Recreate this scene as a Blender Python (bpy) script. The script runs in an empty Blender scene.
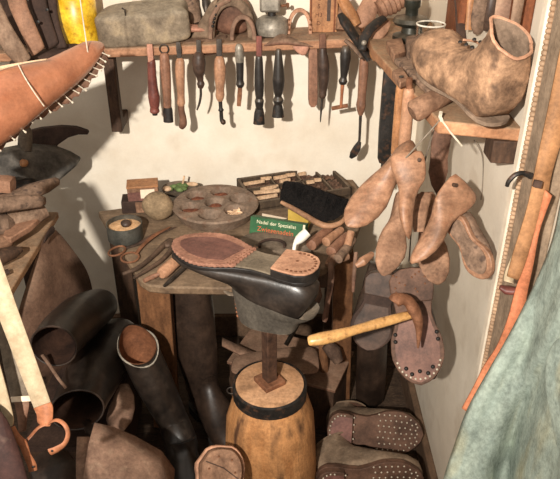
import bpy, bmesh, math, random
from mathutils import Vector, Matrix, noise
random.seed(7)
PI = math.pi
scene = bpy.context.scene
col = scene.collection

# ------------------------------------------------------------------ camera model
F = 684.0; CAM = Vector((0, 0, 1.38)); PITCH = math.radians(30)
CP, SP = math.cos(PITCH), math.sin(PITCH)
def ray(px, py):
    u = (px - 280) / F; v = (239.5 - py) / F
    return Vector((u, CP + SP * v, -SP + CP * v))
def at(px, py, d=None, x=None, y=None, z=None):
    r = ray(px, py)
    if x is not None: d = (x - CAM.x) / r.x
    if y is not None: d = (y - CAM.y) / r.y
    if z is not None: d = (z - CAM.z) / r.z
    return CAM + r * d
def V(*a): return Vector(a)

# ------------------------------------------------------------------ materials
def lin(c):
    out = []
    for v in c:
        v = v / 255.0
        out.append(v / 12.92 if v <= .04045 else ((v + .055) / 1.055) ** 2.4)
    return (*out, 1.0)
def mat(name, c1, c2, scale=30, rough=.7, bump=.25, spec=.3, metal=0.0, dust=0.0, dustc=(158, 138, 116),
        stretch=(1, 1, 1), speck=None, speck_scale=90, speck_amt=.6, bdist=.004, grime=.45):
    m = bpy.data.materials.new(name); m.use_nodes = True
    nt = m.node_tree; N = nt.nodes; Lk = nt.links
    bs = N['Principled BSDF']
    tc = N.new('ShaderNodeTexCoord'); mp = N.new('ShaderNodeMapping'); mp.inputs['Scale'].default_value = stretch
    Lk.new(tc.outputs['Object'], mp.inputs['Vector'])
    n1 = N.new('ShaderNodeTexNoise'); n1.inputs['Scale'].default_value = scale; n1.inputs['Detail'].default_value = 7
    n1.inputs['Roughness'].default_value = .65
    Lk.new(mp.outputs['Vector'], n1.inputs['Vector'])
    cr = N.new('ShaderNodeValToRGB'); cr.color_ramp.elements[0].position = .33; cr.color_ramp.elements[1].position = .67
    cr.color_ramp.elements[0].color = lin(c1); cr.color_ramp.elements[1].color = lin(c2)
    Lk.new(n1.outputs['Fac'], cr.inputs['Fac'])
    cur = cr.outputs['Color']
    if speck:
        n2 = N.new('ShaderNodeTexNoise'); n2.inputs['Scale'].default_value = speck_scale; n2.inputs['Detail'].default_value = 3
        Lk.new(mp.outputs['Vector'], n2.inputs['Vector'])
        r2 = N.new('ShaderNodeValToRGB'); r2.color_ramp.elements[0].position = .55; r2.color_ramp.elements[1].position = .68
        r2.color_ramp.elements[0].color = (0, 0, 0, 1); r2.color_ramp.elements[1].color = (speck_amt,) * 3 + (1,)
        Lk.new(n2.outputs['Fac'], r2.inputs['Fac'])
        mx = N.new('ShaderNodeMix'); mx.data_type = 'RGBA'
        Lk.new(r2.outputs['Color'], mx.inputs['Factor']); Lk.new(cur, mx.inputs['A']); mx.inputs['B'].default_value = lin(speck)
        cur = mx.outputs['Result']
    if dust > 0:
        g = N.new('ShaderNodeNewGeometry'); sx = N.new('ShaderNodeSeparateXYZ'); Lk.new(g.outputs['Normal'], sx.inputs[0])
        n3 = N.new('ShaderNodeTexNoise'); n3.inputs['Scale'].default_value = 45; n3.inputs['Detail'].default_value = 5
        Lk.new(tc.outputs['Object'], n3.inputs['Vector'])
        mr = N.new('ShaderNodeMapRange'); mr.inputs['From Min'].default_value = 0; mr.inputs['From Max'].default_value = .9
        mr.inputs['To Max'].default_value = dust * 1.6
        Lk.new(sx.outputs['Z'], mr.inputs['Value'])
        mu = N.new('ShaderNodeMath'); mu.operation = 'MULTIPLY'; mu.use_clamp = True
        Lk.new(mr.outputs['Result'], mu.inputs[0]); Lk.new(n3.outputs['Fac'], mu.inputs[1])
        mx = N.new('ShaderNodeMix'); mx.data_type = 'RGBA'
        Lk.new(mu.outputs[0], mx.inputs['Factor']); Lk.new(cur, mx.inputs['A']); mx.inputs['B'].default_value = lin(dustc)
        cur = mx.outputs['Result']
    if grime:
        n4 = N.new('ShaderNodeTexNoise'); n4.inputs['Scale'].default_value = 150; n4.inputs['Detail'].default_value = 4; n4.inputs['Roughness'].default_value = .7
        Lk.new(tc.outputs['Object'], n4.inputs['Vector'])
        n5 = N.new('ShaderNodeTexNoise'); n5.inputs['Scale'].default_value = 22; n5.inputs['Detail'].default_value = 5
        Lk.new(tc.outputs['Object'], n5.inputs['Vector'])
        av = N.new('ShaderNodeMath'); av.operation = 'ADD'; Lk.new(n4.outputs['Fac'], av.inputs[0]); Lk.new(n5.outputs['Fac'], av.inputs[1])
        mr4 = N.new('ShaderNodeMapRange'); mr4.inputs['From Min'].default_value = .72; mr4.inputs['From Max'].default_value = 1.28
        mr4.inputs['To Min'].default_value = 1 - grime; mr4.inputs['To Max'].default_value = 1 + grime * .45
        Lk.new(av.outputs[0], mr4.inputs['Value'])
        mg = N.new('ShaderNodeMix'); mg.data_type = 'RGBA'; mg.blend_type = 'MULTIPLY'; mg.inputs['Factor'].default_value = 1
        Lk.new(cur, mg.inputs['A']); Lk.new(mr4.outputs['Result'], mg.inputs['B']); cur = mg.outputs['Result']
    Lk.new(cur, bs.inputs['Base Color'])
    bs.inputs['Roughness'].default_value = rough; bs.inputs['Metallic'].default_value = metal
    bs.inputs['Specular IOR Level'].default_value = spec
    if bump:
        bp = N.new('ShaderNodeBump'); bp.inputs['Strength'].default_value = bump; bp.inputs['Distance'].default_value = bdist
        Lk.new(n1.outputs['Fac'], bp.inputs['Height']); Lk.new(bp.outputs['Normal'], bs.inputs['Normal'])
    return m
M = {}
def D(k, *a, **kw): M[k] = mat(k, *a, **kw)
D('plaster', (222, 208, 188), (236, 227, 211), 5, .92, .12, .15, speck=(196, 176, 150), speck_scale=9, speck_amt=.28, grime=.05)
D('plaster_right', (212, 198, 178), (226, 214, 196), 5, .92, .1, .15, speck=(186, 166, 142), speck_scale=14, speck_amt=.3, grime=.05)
D('floor', (50, 38, 30), (84, 66, 52), 14, .8, .3, stretch=(1, 6, 1), speck=(120, 100, 80), speck_scale=60, speck_amt=.5)
D('skirting', (92, 70, 54), (116, 92, 72), 20, .7, .2, stretch=(4, .6, 4))
D('shelf', (152, 108, 80), (184, 136, 104), 24, .75, .25, stretch=(1, 6, 6), dust=.9, dustc=(146, 124, 102))
D('shelf_end', (160, 110, 76), (190, 140, 104), 24, .75, .25, dust=.9, dustc=(150, 126, 100))
D('darkwood', (58, 42, 32), (88, 64, 48), 26, .7, .25, stretch=(5, 5, 1))
D('redwood', (98, 54, 32), (136, 80, 50), 20, .6, .2, stretch=(6, 6, 1))
D('table', (92, 72, 55), (132, 108, 84), 18, .75, .3, stretch=(1, 5, 1), dust=.25)
D('tanleg', (92, 60, 38), (126, 86, 56), 16, .7, .2, stretch=(6, 6, 1))
D('bench', (150, 112, 80), (176, 134, 98), 20, .75, .25, stretch=(5, 1, 1), dust=.6)
D('last', (134, 96, 72), (168, 126, 98), 30, .5, .12, .4, stretch=(1, 3, 3), speck=(146, 98, 72), speck_scale=40, speck_amt=.5)
D('last_dusty', (116, 84, 64), (162, 124, 98), 40, .8, .3, speck=(118, 84, 64), speck_scale=55, speck_amt=.7)
D('last_grey', (108, 86, 70), (146, 118, 98), 45, .85, .4, speck=(78, 62, 54), speck_scale=70, speck_amt=.8)
D('olive_leather', (92, 72, 56), (128, 104, 84), 40, .85, .5, dust=.5)
D('lasted', (150, 92, 64), (180, 118, 86), 12, .27, .10, 1.0, grime=.25, speck=(150, 84, 56), speck_scale=30, speck_amt=.3)
D('insole', (212, 176, 140), (230, 200, 166), 30, .7, .1)
D('maroon_handle', (96, 50, 44), (134, 76, 64), 26, .5, .1, .4)
D('brown_handle', (124, 86, 66), (160, 116, 92), 30, .55, .12, .4, stretch=(3, 3, 1))
D('tan_handle', (164, 118, 90), (192, 146, 114), 30, .5, .12, .4, stretch=(3, 3, 1))
D('dark_handle', (58, 44, 36), (90, 68, 56), 30, .5, .12, .4)
D('black_handle', (34, 30, 28), (56, 50, 46), 30, .4, .08, .5, dust=.4)
D('orange_wood', (152, 102, 66), (184, 132, 90), 24, .5, .1, .4, stretch=(4, 4, 1))
D('pink_tab', (170, 120, 100), (188, 138, 116), 30, .7, .1)
D('iron', (52, 46, 42), (88, 78, 70), 50, .5, .25, .5, metal=.6)
D('blackiron', (26, 24, 23), (54, 49, 45), 50, .5, .3, .5, metal=.3, speck=(104, 72, 52), speck_scale=70, speck_amt=.6)
D('anvil_grey', (60, 56, 52), (104, 98, 90), 22, .6, .3, .4, metal=.2)
D('post_iron', (60, 42, 33), (96, 68, 52), 60, .7, .3, .3, metal=.2)
D('rust', (112, 72, 50), (150, 104, 76), 60, .75, .3, .3, metal=.3)
D('steel', (128, 120, 108), (164, 154, 140), 40, .5, .2, .5, metal=.4)
D('nail', (206, 192, 170), (228, 216, 196), 60, .35, 0, .6, metal=.2)
D('nail_dull', (130, 116, 98), (166, 150, 130), 60, .5, 0, .5, metal=.3)
D('stone', (112, 98, 82), (146, 130, 110), 30, .9, .5, dust=.8, dustc=(150, 138, 120), speck=(170, 150, 120), speck_scale=25, speck_amt=.5)
D('brown_leather', (92, 62, 48), (122, 86, 68), 22, .75, .3, dust=.4)
D('hide', (104, 76, 60), (142, 108, 88), 7, .8, .25, dust=.25, speck=(62, 44, 36), speck_scale=5, speck_amt=.7)
D('suede', (122, 94, 78), (150, 118, 98), 25, .9, .35, speck=(160, 134, 112), speck_scale=50, speck_amt=.4)
D('tan_leather', (150, 92, 62), (184, 120, 84), 20, .55, .15)
D('orange_leather', (186, 110, 76), (208, 132, 94), 14, .6, .12)
D('tan_strap', (150, 106, 70), (178, 130, 90), 16, .65, .12)
D('black_leather', (26, 21, 18), (56, 46, 39), 22, .38, .25, .8, speck=(64, 55, 48), speck_scale=28, speck_amt=.4)
D('black_brown', (36, 27, 22), (68, 52, 42), 18, .42, .25, .45)
D('boot_grey', (104, 90, 76), (134, 118, 100), 24, .7, .2)
D('shaft_grey', (66, 60, 53), (96, 88, 78), 14, .65, .4, dust=.3, bdist=.008)
D('lining', (108, 68, 46), (150, 98, 68), 20, .7, .1)
D('lining_dark', (58, 40, 32), (90, 62, 48), 20, .8, .1)
D('rim_grey', (150, 140, 126), (176, 166, 150), 40, .6, .1)
D('old_boot', (112, 84, 64), (184, 144, 112), 22, .8, .6, speck=(84, 64, 52), speck_scale=30, speck_amt=.8, bdist=.01)
D('old_boot_dark', (112, 92, 76), (150, 126, 106), 26, .85, .4)
D('sole_pink', (142, 98, 80), (172, 126, 104), 60, .8, .3)
D('sole_dark', (96, 62, 54), (126, 86, 76), 18, .55, .12, .4)
D('sole_face', (98, 64, 52), (138, 98, 82), 18, .6, .15, .4)
D('sole_brown', (74, 52, 40), (112, 82, 66), 26, .7, .25)
D('waist', (108, 96, 80), (128, 114, 96), 26, .75, .2)
D('heel_tan', (178, 130, 102), (202, 154, 124), 24, .7, .1)
D('welt', (28, 25, 23), (48, 42, 38), 30, .5, .15)
D('stump', (160, 106, 62), (200, 146, 96), 9, .7, .5, stretch=(3, 3, .6), speck=(78, 50, 34), speck_scale=9, speck_amt=.95, bdist=.01)
D('stump_top', (176, 130, 92), (206, 160, 122), 14, .75, .2, speck=(124, 92, 66), speck_scale=20, speck_amt=.6)
D('muffin', (118, 98, 82), (148, 126, 108), 30, .75, .3, .4, metal=.2, speck=(122, 82, 60), speck_scale=40, speck_amt=.5)
D('cup_fill', (96, 48, 34), (150, 94, 68), 90, .8, .6)
D('peg', (206, 168, 132), (228, 194, 160), 40, .7, .1)
D('tray', (62, 50, 40), (92, 76, 60), 24, .7, .2, stretch=(5, 5, 1), dust=.3)
D('nail_pile', (78, 58, 48), (136, 104, 84), 130, .7, .8, bdist=.01)
D('bristle', (14, 12, 12), (34, 29, 27), 160, .85, 1, .2, bdist=.008)
D('brush_wood', (140, 102, 76), (168, 128, 98), 24, .6, .15)
D('rust_dark', (66, 50, 40), (104, 82, 66), 60, .65, .3, .4, metal=.2)
D('green', (40, 82, 50), (58, 104, 66), 20, .5, .03, grime=.12)
D('cream_card', (226, 204, 178), (240, 220, 196), 30, .7, .05, grime=.12)
D('yellow_card', (206, 168, 74), (224, 190, 96), 30, .7, .05, grime=.12)
D('red_ink', (196, 92, 58), (206, 104, 70), 30, .7, 0, grime=.12)
D('white_ink', (220, 214, 180), (230, 224, 192), 30, .7, 0, grime=.12)
D('dark_ink', (98, 60, 42), (110, 70, 50), 30, .7, 0)
D('clay', (232, 222, 206), (244, 236, 222), 30, .45, .05, .4, grime=.12)
D('wax', (132, 110, 84), (160, 136, 106), 50, .85, .5)
D('tin', (84, 84, 78), (112, 110, 102), 30, .45, .12, .5, metal=.5)
D('paste', (206, 158, 112), (226, 186, 142), 90, .8, .6)
D('lid', (82, 72, 62), (108, 96, 84), 26, .8, .3, dust=.3)
D('greens', (76, 96, 52), (122, 140, 88), 60, .8, .3)
D('yellow_tin', (214, 158, 20), (246, 208, 60), 26, .35, .05, .5, speck=(140, 84, 10), speck_scale=45, speck_amt=.7)
D('red_paint', (120, 50, 36), (150, 72, 54), 30, .5, .1)
D('form_wood', (116, 90, 72), (156, 128, 106), 16, .75, .25, stretch=(4, 4, 1))
D('form_pink', (136, 98, 76), (172, 130, 104), 14, .7, .15)
D('form_dark', (50, 36, 30), (78, 58, 48), 16, .8, .25)
D('handle_yellow', (184, 134, 78), (208, 162, 104), 20, .35, .08, .5, speck=(110, 70, 40), speck_scale=70, speck_amt=.8)
D('webbing', (166, 146, 118), (194, 174, 144), 60, .85, .3, grime=.2)
D('webbing_grey', (108, 96, 82), (132, 118, 102), 60, .85, .3)
D('maroon_apron', (56, 34, 30), (78, 50, 44), 14, .7, .2, speck=(120, 96, 84), speck_scale=50, speck_amt=.4)
D('shirt', (140, 152, 143), (172, 182, 168), 26, .92, .6, .1, speck=(180, 170, 132), speck_scale=16, speck_amt=.5, stretch=(1, 1, .35), bdist=.008)
D('cream_paint', (214, 198, 176), (232, 218, 198), 20, .6, .1, grime=.15)
D('bead', (160, 128, 100), (190, 158, 128), 60, .7, .2)
D('greytan', (132, 112, 92), (160, 138, 116), 20, .75, .2, stretch=(5, 5, 1))
D('twine', (196, 182, 160), (220, 208, 188), 80, .85, .2)
D('dark_twine', (108, 96, 84), (130, 118, 104), 80, .85, .2)
D('greenmetal', (40, 42, 36), (70, 70, 60), 30, .4, .15, .5, metal=.4, dust=.4)
D('card', (112, 80, 62), (140, 104, 84), 14, .8, .15, dust=.3)
D('dirt', (70, 52, 42), (100, 78, 64), 20, .9, .3)
gm = bpy.data.materials.new('glass'); gm.use_nodes = True
b = gm.node_tree.nodes['Principled BSDF']; b.inputs['Transmission Weight'].default_value = 1; b.inputs['Roughness'].default_value = .04
b.inputs['Base Color'].default_value = (.95, .93, .9, 1); b.inputs['IOR'].default_value = 1.3
M['glass'] = gm
D('glass_rim', (206, 196, 180), (226, 218, 204), 30, .12, 0, .8)

# ------------------------------------------------------------------ scene graph helpers
def thing(name, label, cat, loc, group=None):
    o = bpy.data.objects.new(name, None); col.objects.link(o); o.location = loc
    o.empty_display_size = .02
    o['label'] = label; o['category'] = cat
    if group: o['group'] = group
    return o
def spw(v, e): return math.copysign(abs(v) ** e, v)
def fr(t0): return t0
def world_loc(o):
    p = Vector((0, 0, 0))
    while o is not None: p = p + o.location; o = o.parent
    return p
class MB:
    """collects world-space geometry for one mesh"""
    def __init__(s): s.bm = bmesh.new()
    def rings(s, rings, cap0=True, cap1=True, closed=True):
        bm = s.bm; vs = [[bm.verts.new(p) for p in r] for r in rings]; n = len(vs[0])
        for a, b in zip(vs, vs[1:]):
            for i in range(n if closed else n - 1):
                j = (i + 1) % n
                bm.faces.new((a[i], a[j], b[j], b[i]))
        if closed and cap0: bm.faces.new(vs[0][::-1])
        if closed and cap1: bm.faces.new(vs[-1])
        return s
    def tube(s, pts, rad, n=12, ell=1.0, up=None, cap=True, ex=1.0):
        """pts world; rad radius list; ell = second radius ratio; up = direction of second radius"""
        pts = [Vector(p) for p in pts]; out = []; u = None
        if isinstance(rad, (int, float)): rad = [rad] * len(pts)
        for i, p in enumerate(pts):
            t = (pts[min(i + 1, len(pts) - 1)] - pts[max(i - 1, 0)])
            t = t.normalized() if t.length > 1e-9 else Vector((0, 0, 1))
            if u is None:
                h = Vector(up) if up else (Vector((0, 0, 1)) if abs(t.z) < .9 else Vector((0, 1, 0)))
                u = h
            u = (u - t * u.dot(t)); u = u.normalized() if u.length > 1e-6 else t.orthogonal().normalized()
            w = t.cross(u)
            out.append([p + u * (rad[i] * ell * spw(math.cos(a), ex)) + w * (rad[i] * spw(math.sin(a), ex))
                        for a in [2 * PI * k / n for k in range(n)]])
        return s.rings(out, cap, cap)
    def lathe(s, prof, m=None, n=28, cap0=True, cap1=True, wob=0):
        m = m or Matrix()
        out = []
        for r, z in prof:
            out.append([m @ Vector((r * math.cos(a) * (1 + wob * noise.noise(Vector((math.cos(a) * 2, math.sin(a) * 2, z * 9)))),
                                    r * math.sin(a) * (1 + wob * noise.noise(Vector((math.cos(a) * 2, math.sin(a) * 2, z * 9)))), z))
                        for a in [2 * PI * k / n for k in range(n)]])
        return s.rings(out, cap0, cap1)
    def prism(s, outl, z0, z1, m=None, f=None):
        m = m or Matrix()
        f = f or (lambda x, y: 0)
        return s.rings([[m @ Vector((x, y, z0 + f(x, y))) for x, y in outl], [m @ Vector((x, y, z1 + f(x, y))) for x, y in outl]])
    def box(s, c, sz, m=None):
        m = m or Matrix(); x, y, z = [v / 2 for v in sz]; c = Vector(c)
        o = [(-x, -y), (x, -y), (x, y), (-x, y)]
        return s.rings([[m @ (c + Vector((a, b, k))) for a, b in o] for k in (-z, z)])
    def hexa(s, lo, hi):
        return s.rings([[Vector(p) for p in lo], [Vector(p) for p in hi]])
    def blob(s, c, r, e=1.0, nz=0.0, nsc=20, m=None, nu=28, nv=16, seed=0):
        m = m or Matrix(); c = Vector(c); out = []
        for j in range(nv + 1):
            ph = -PI / 2 + PI * j / nv
            if j in (0, nv): ph *= .985
            ring = []
            for i in range(nu):
                th = 2 * PI * i / nu
                p = Vector((r[0] * spw(math.cos(ph), e) * spw(math.cos(th), e), r[1] * spw(math.cos(ph), e) * spw(math.sin(th), e), r[2] * spw(math.sin(ph), e)))
                k = 1 + nz * noise.noise(p * nsc + Vector((seed, seed * 2, 0)))
                ring.append(m @ (c + p * k))
            out.append(ring)
        return s.rings(out)
    def loft(s, st, m, n=20, kb=.55, tw=1.0, cap0=True, cap1=True, wob=0, seed=0, scale=1.0, inset=0.0):
        """side-profile loft: st = [((ax,az),(bx,bz),w[,yoff])], A top, B bottom"""
        out = []
        for q in st:
            (ax, az), (bx, bz), w = q[0], q[1], q[2]
            yo = q[3] if len(q) > 3 else 0
            a = Vector((ax, 0, az)) * scale; b = Vector((bx, 0, bz)) * scale; w *= scale
            L = (a - b).length
            if inset:
                k = min(inset / max(L / 2, 1e-6), .9); mid = (a + b) / 2; a = mid + (a - mid) * (1 - k); b = mid + (b - mid) * (1 - k); w = max(w - inset, .002)
            mid = (a + b) / 2; h = (a - b) / 2; ring = []
            for i in range(n):
                t = 2 * PI * i / n; c = math.cos(t); sn = math.sin(t)
                al = c if c > 0 else -abs(c) ** kb
                ww = abs(sn) ** (1.0 if c > 0 else .6) * (1 if sn > 0 else -1)
                k = 1 - (1 - tw) * max(0, c) ** .8
                p = mid + h * al + Vector((0, w * ww * k + yo * scale, 0))
                if wob: p = p + Vector((noise.noise(p * 30 + Vector((seed, 0, 0))), noise.noise(p * 30 + Vector((0, seed, 5))), noise.noise(p * 30 + Vector((9, 0, seed))))) * wob
                ring.append(m @ p)
            out.append(ring)
        return s.rings(out, cap0, cap1)
    def grid(s, rows):
        return s.rings(rows, closed=False)
    def build(s, name, m, parent=None, bevel=0, sub=0, solid=0, smooth=45, loc=None, kind=None, label=None):
        if parent is not None: off = world_loc(parent)
        else: off = Vector(loc) if loc is not None else Vector((0, 0, 0))
        bmesh.ops.recalc_face_normals(s.bm, faces=s.bm.faces)
        for v in s.bm.verts: v.co -= off
        me = bpy.data.meshes.new(name); s.bm.to_mesh(me); s.bm.free()
        me.polygons.foreach_set('use_smooth', [True] * len(me.polygons))
        me.set_sharp_from_angle(angle=math.radians(smooth))
        me.materials.append(M[m] if isinstance(m, str) else m)
        o = bpy.data.objects.new(name, me); col.objects.link(o)
        if parent is not None: o.parent = parent
        elif loc is not None: o.location = loc
        if solid:
            md = o.modifiers.new('solid', 'SOLIDIFY'); md.thickness = solid; md.offset = 0
        if bevel:
            md = o.modifiers.new('bevel', 'BEVEL'); md.width = bevel; md.segments = 2; md.limit_method = 'ANGLE'; md.angle_limit = math.radians(40)
        if sub:
            md = o.modifiers.new('sub', 'SUBSURF'); md.levels = sub; md.render_levels = sub
        if kind: o['kind'] = kind
        if label: o['label'] = label
        return o
def solo(mb, name, label, cat, m, loc, group=None, **kw):
    o = mb.build(name, m, loc=loc, **kw); o['label'] = label; o['category'] = cat
    if group: o['group'] = group
    return o
def struct(mb, name, m, **kw): return mb.build(name, m, kind='structure', **kw)
def pxt(mb, pts, n=12, ell=1.0, up=None, ex=1.0, cap=True):
    """pts: (px,py,halfwidth_px,depth)"""
    P = [at(a, b, d) for a, b, h, d in pts]; R = [h * d / F for a, b, h, d in pts]
    return mb.tube(P, R, n, ell, up, cap, ex)
def catmull(pts, k=6):
    P = [Vector(p) for p in pts]; out = []
    for i in range(len(P) - 1):
        p0 = P[max(i - 1, 0)]; p1 = P[i]; p2 = P[i + 1]; p3 = P[min(i + 2, len(P) - 1)]
        for j in range(k):
            t = j / k
            out.append(.5 * ((2 * p1) + (p2 - p0) * t + (2 * p0 - 5 * p1 + 4 * p2 - p3) * t * t + (3 * p1 - p0 - 3 * p2 + p3) * t ** 3))
    out.append(P[-1]); return out
def lerp_list(vals, k=6):
    out = []
    for a, b in zip(vals, vals[1:]): out += [a + (b - a) * j / k for j in range(k)]
    return out + [vals[-1]]
def rod(mb, pts, rad, n=8, k=5, **kw):
    if isinstance(rad, (int, float)): rad = [rad] * len(pts)
    return mb.tube(catmull(pts, k), lerp_list(rad, k), n, **kw)
def frame(o, xa, up):
    x = Vector(xa).normalized(); z = Vector(up); z = (z - x * z.dot(x)).normalized(); y = z.cross(x)
    m = Matrix((x, y, z)).transposed().to_4x4(); m.translation = Vector(o); return m
def TR(p, yaw=0, tilt=0, roll=0):
    return Matrix.Translation(Vector(p)) @ Matrix.Rotation(yaw, 4, 'Z') @ Matrix.Rotation(tilt, 4, 'X') @ Matrix.Rotation(roll, 4, 'Y')
def ribbon(mb, rows, k=5, mid=0.0):
    """rows: (ax,ay,bx,by,d) edges of a strap in the view, at depth d"""
    A = catmull([at(r[0], r[1], r[4]) for r in rows], k); B = catmull([at(r[2], r[3], r[4] if len(r) < 6 else r[5]) for r in rows], k)
    return mb.grid([[a, (a + b) / 2 + (a - b).cross(Vector((0, 0, 1))) * mid, b] for a, b in zip(A, B)])
def nails(parent, pts, nrm, r, m='nail_dull', name='nail', h=.5):
    """copies of one domed nail head"""
    base = None
    off = world_loc(parent)
    q = Vector(nrm).to_track_quat('Z', 'Y')
    for p in pts:
        if base is None:
            mb = MB(); mb.blob((0, 0, 0), (r, r, r * h), nu=8, nv=5)
            o = base = mb.build(name, m, loc=(0, 0, 0)); 
        else:
            o = base.copy(); col.objects.link(o)
        o.parent = parent; o.location = Vector(p) - off
        o.rotation_mode = 'QUATERNION'; o.rotation_quaternion = q
def text(body, size, m, parent, mw, name='lettering', sx=1.0, extr=.0004):
    cu = bpy.data.curves.new('t', 'FONT'); cu.body = body; cu.size = size; cu.extrude = extr; cu.align_x = 'CENTER'; cu.align_y = 'CENTER'
    t = bpy.data.objects.new('t', cu); col.objects.link(t)
    bpy.context.view_layer.update()
    me = bpy.data.meshes.new_from_object(t); bpy.data.objects.remove(t)
    off = world_loc(parent)
    for v in me.vertices:
        v.co = mw @ Vector((v.co.x * sx, v.co.y, v.co.z)) - off
    me.materials.append(M[m]); o = bpy.data.objects.new(name, me); col.objects.link(o); o.parent = parent
    return o

# ------------------------------------------------------------------ the setting
WY = 1.78; WX = .375
struct(MB().box((-.6, WY + .03, 1.0), (2.4, .06, 2.4)), 'wall_back', 'plaster')
struct(MB().box((WX + .03, .7, 1.0), (.06, 2.22, 2.4)), 'wall_right', 'plaster_right')
struct(MB().box((-.6, .7, -.02), (2.4, 2.3, .04)), 'floor', 'floor')
struct(MB().box((WX - .009, 1.0, .04), (.018, 1.56, .08)), 'baseboard_right', 'skirting', bevel=.003)
struct(MB().box((-.6, WY - .009, .04), (1.93, .018, .08)), 'baseboard_back', 'skirting', bevel=.003)

# door frame mouldings on the right wall
struct(MB().box((WX - .011, .945, 1.08), (.022, .02, 2.16)), 'trim_1', 'cream_paint', bevel=.003)
tb = MB()
z = .02
while z < 1.75:
    tb.blob((WX - .017, .928, z), (.005, .0055, .0042), nu=8, nv=5); z += .0072
tb.box((WX - .008, .926, 1.0), (.016, .017, 2.0))
struct(tb, 'trim_2', 'bead')
struct(MB().box((WX - .01, .868, 1.0), (.02, .096, 2.0)), 'trim_3', 'greytan', bevel=.003)
struct(MB().box((WX - .012, 1.085, 1.36), (.024, .09, .68)), 'trim_4', 'redwood', bevel=.003)
struct(MB().box((WX - .008, 1.47, 1.35), (.016, .11, .70)), 'trim_5', 'redwood', bevel=.002)

struct(MB().box((-.6, 1.19, 1.96), (2.0, .07, .06)), 'trim_6', 'darkwood', bevel=.004)

# ------------------------------------------------------------------ shelves
SY = 1.64
def shz(x):   # top of the back shelf
    return .957 + (x + .45) * .041
zl, zr = shz(-.75), shz(.2)
t = thing('wall_shelf', 'long dusty wooden shelf along the back wall with tools hanging from its edge', 'shelf', (-.3, 1.7, .94))
s = MB(); s.hexa([(-.75, SY, zl - .022), (.2, SY, zr - .022), (.2, WY, zr - .022), (-.75, WY, zl - .022)],
                 [(-.75, SY, zl), (.2, SY, zr), (.2, WY, zr), (-.75, WY, zl)])
s.build('shelf_board', 'shelf', t, bevel=.003)
MB().box((-.425, 1.70, .835), (.028, .03, .21)).build('bracket_post', 'darkwood', t, bevel=.003)
MB().box((-.425, 1.745, .745), (.026, .07, .03)).build('bracket_foot', 'darkwood', t, bevel=.003)
RZ = 1.0
t = thing('side_shelf', 'wooden shelf on the right wall holding the old ankle boot', 'shelf', (.3, 1.3, RZ))
o_ = [(.252, 1.035), (WX, 1.0), (WX, WY), (.20, WY), (.20, 1.48)]
MB().prism(o_, RZ - .022, RZ).build('shelf_board', 'shelf_end', t, bevel=.003)
MB().prism([(.335, 1.005), (WX, 1.0), (WX, 1.05), (.335, 1.05)], RZ - .06, RZ - .022).build('bracket', 'darkwood', t, bevel=.002)

# ------------------------------------------------------------------ work table
TZ = .55
outl = [(98, 211), (225, 194), (352, 177), (368, 205), (352, 246), (325, 268), (290, 281), (225, 288), (165, 287), (148, 285), (139, 279)]
pts = [at(a, b, z=TZ) for a, b in outl]
t = thing('work_table', 'low dusty cobbler table against the back wall covered with tools', 'table', (-.1, 1.5, 0))
MB().prism([(p.x, p.y) for p in pts], TZ - .02, TZ).build('tabletop', 'table', t, bevel=.004)
MB().hexa([(-.345, 1.36, 0), (-.275, 1.36, 0), (-.275, 1.40, 0), (-.345, 1.40, 0)], [(-.335, 1.33, .53), (-.258, 1.33, .53), (-.258, 1.37, .53), (-.335, 1.37, .53)]).build('leg', 'tanleg', t, bevel=.003)
MB().hexa([(.15, 1.46, 0), (.2, 1.46, 0), (.2, 1.51, 0), (.15, 1.51, 0)], [(.13, 1.42, .52), (.18, 1.42, .52), (.18, 1.47, .52), (.13, 1.47, .52)]).build('leg', 'tanleg', t, bevel=.003)
MB().box((-.43, 1.60, .26), (.05, .05, .52)).build('leg', 'darkwood', t, bevel=.003)
MB().box((.16, 1.70, .26), (.05, .05, .52)).build('leg', 'darkwood', t, bevel=.003)
MB().box((-.05, 1.385, .485), (.36, .02, .07)).build('apron_rail', 'darkwood', t, bevel=.002)

# ------------------------------------------------------------------ soles, lasts, boots
def sole_outline(L, wb=.048, wh=.034, ww=.027, n=44, scal=0, off=0.0):
    """outline of a shoe sole, heel at x=0, toe at x=L"""
    pr = [(0, 0), (.01, .45), (.04, .8), (.1, 1.0), (.2, .98), (.3, .86), (.4, .8), (.5, .95), (.6, 1.25), (.7, 1.4), (.78, 1.36), (.86, 1.15), (.93, .82), (.975, .48), (1, 0)]
    k = wh
    xs = []
    def wid(u):
        for (a, b), (c, d) in zip(pr, pr[1:]):
            if u <= c:
                f = (u - a) / (c - a); return b + (d - b) * f
        return 0
    up = []
    for i in range(n + 1):
        u = .5 - .5 * math.cos(PI * i / n)
        w = wid(u) * k * (1 if u < .5 else wb / (1.4 * k) if u > .7 else 1 + (wb / (1.4 * k) - 1) * (u - .5) / .2)
        up.append((u * L, w))
    res = [(x + (off if False else 0), w) for x, w in up] + [(x, -w) for x, w in up[-2:0:-1]]
    if off:
        cx = L / 2
        out = []
        m_ = len(res)
        for i, (x, y) in enumerate(res):
            a = Vector(res[i - 1]); b_ = Vector(res[(i + 1) % m_]); tn = (b_ - a).normalized()
            nn = Vector((-tn.y, tn.x)); out.append((x + nn.x * off, y + nn.y * off))
        res = out
    return res
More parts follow.
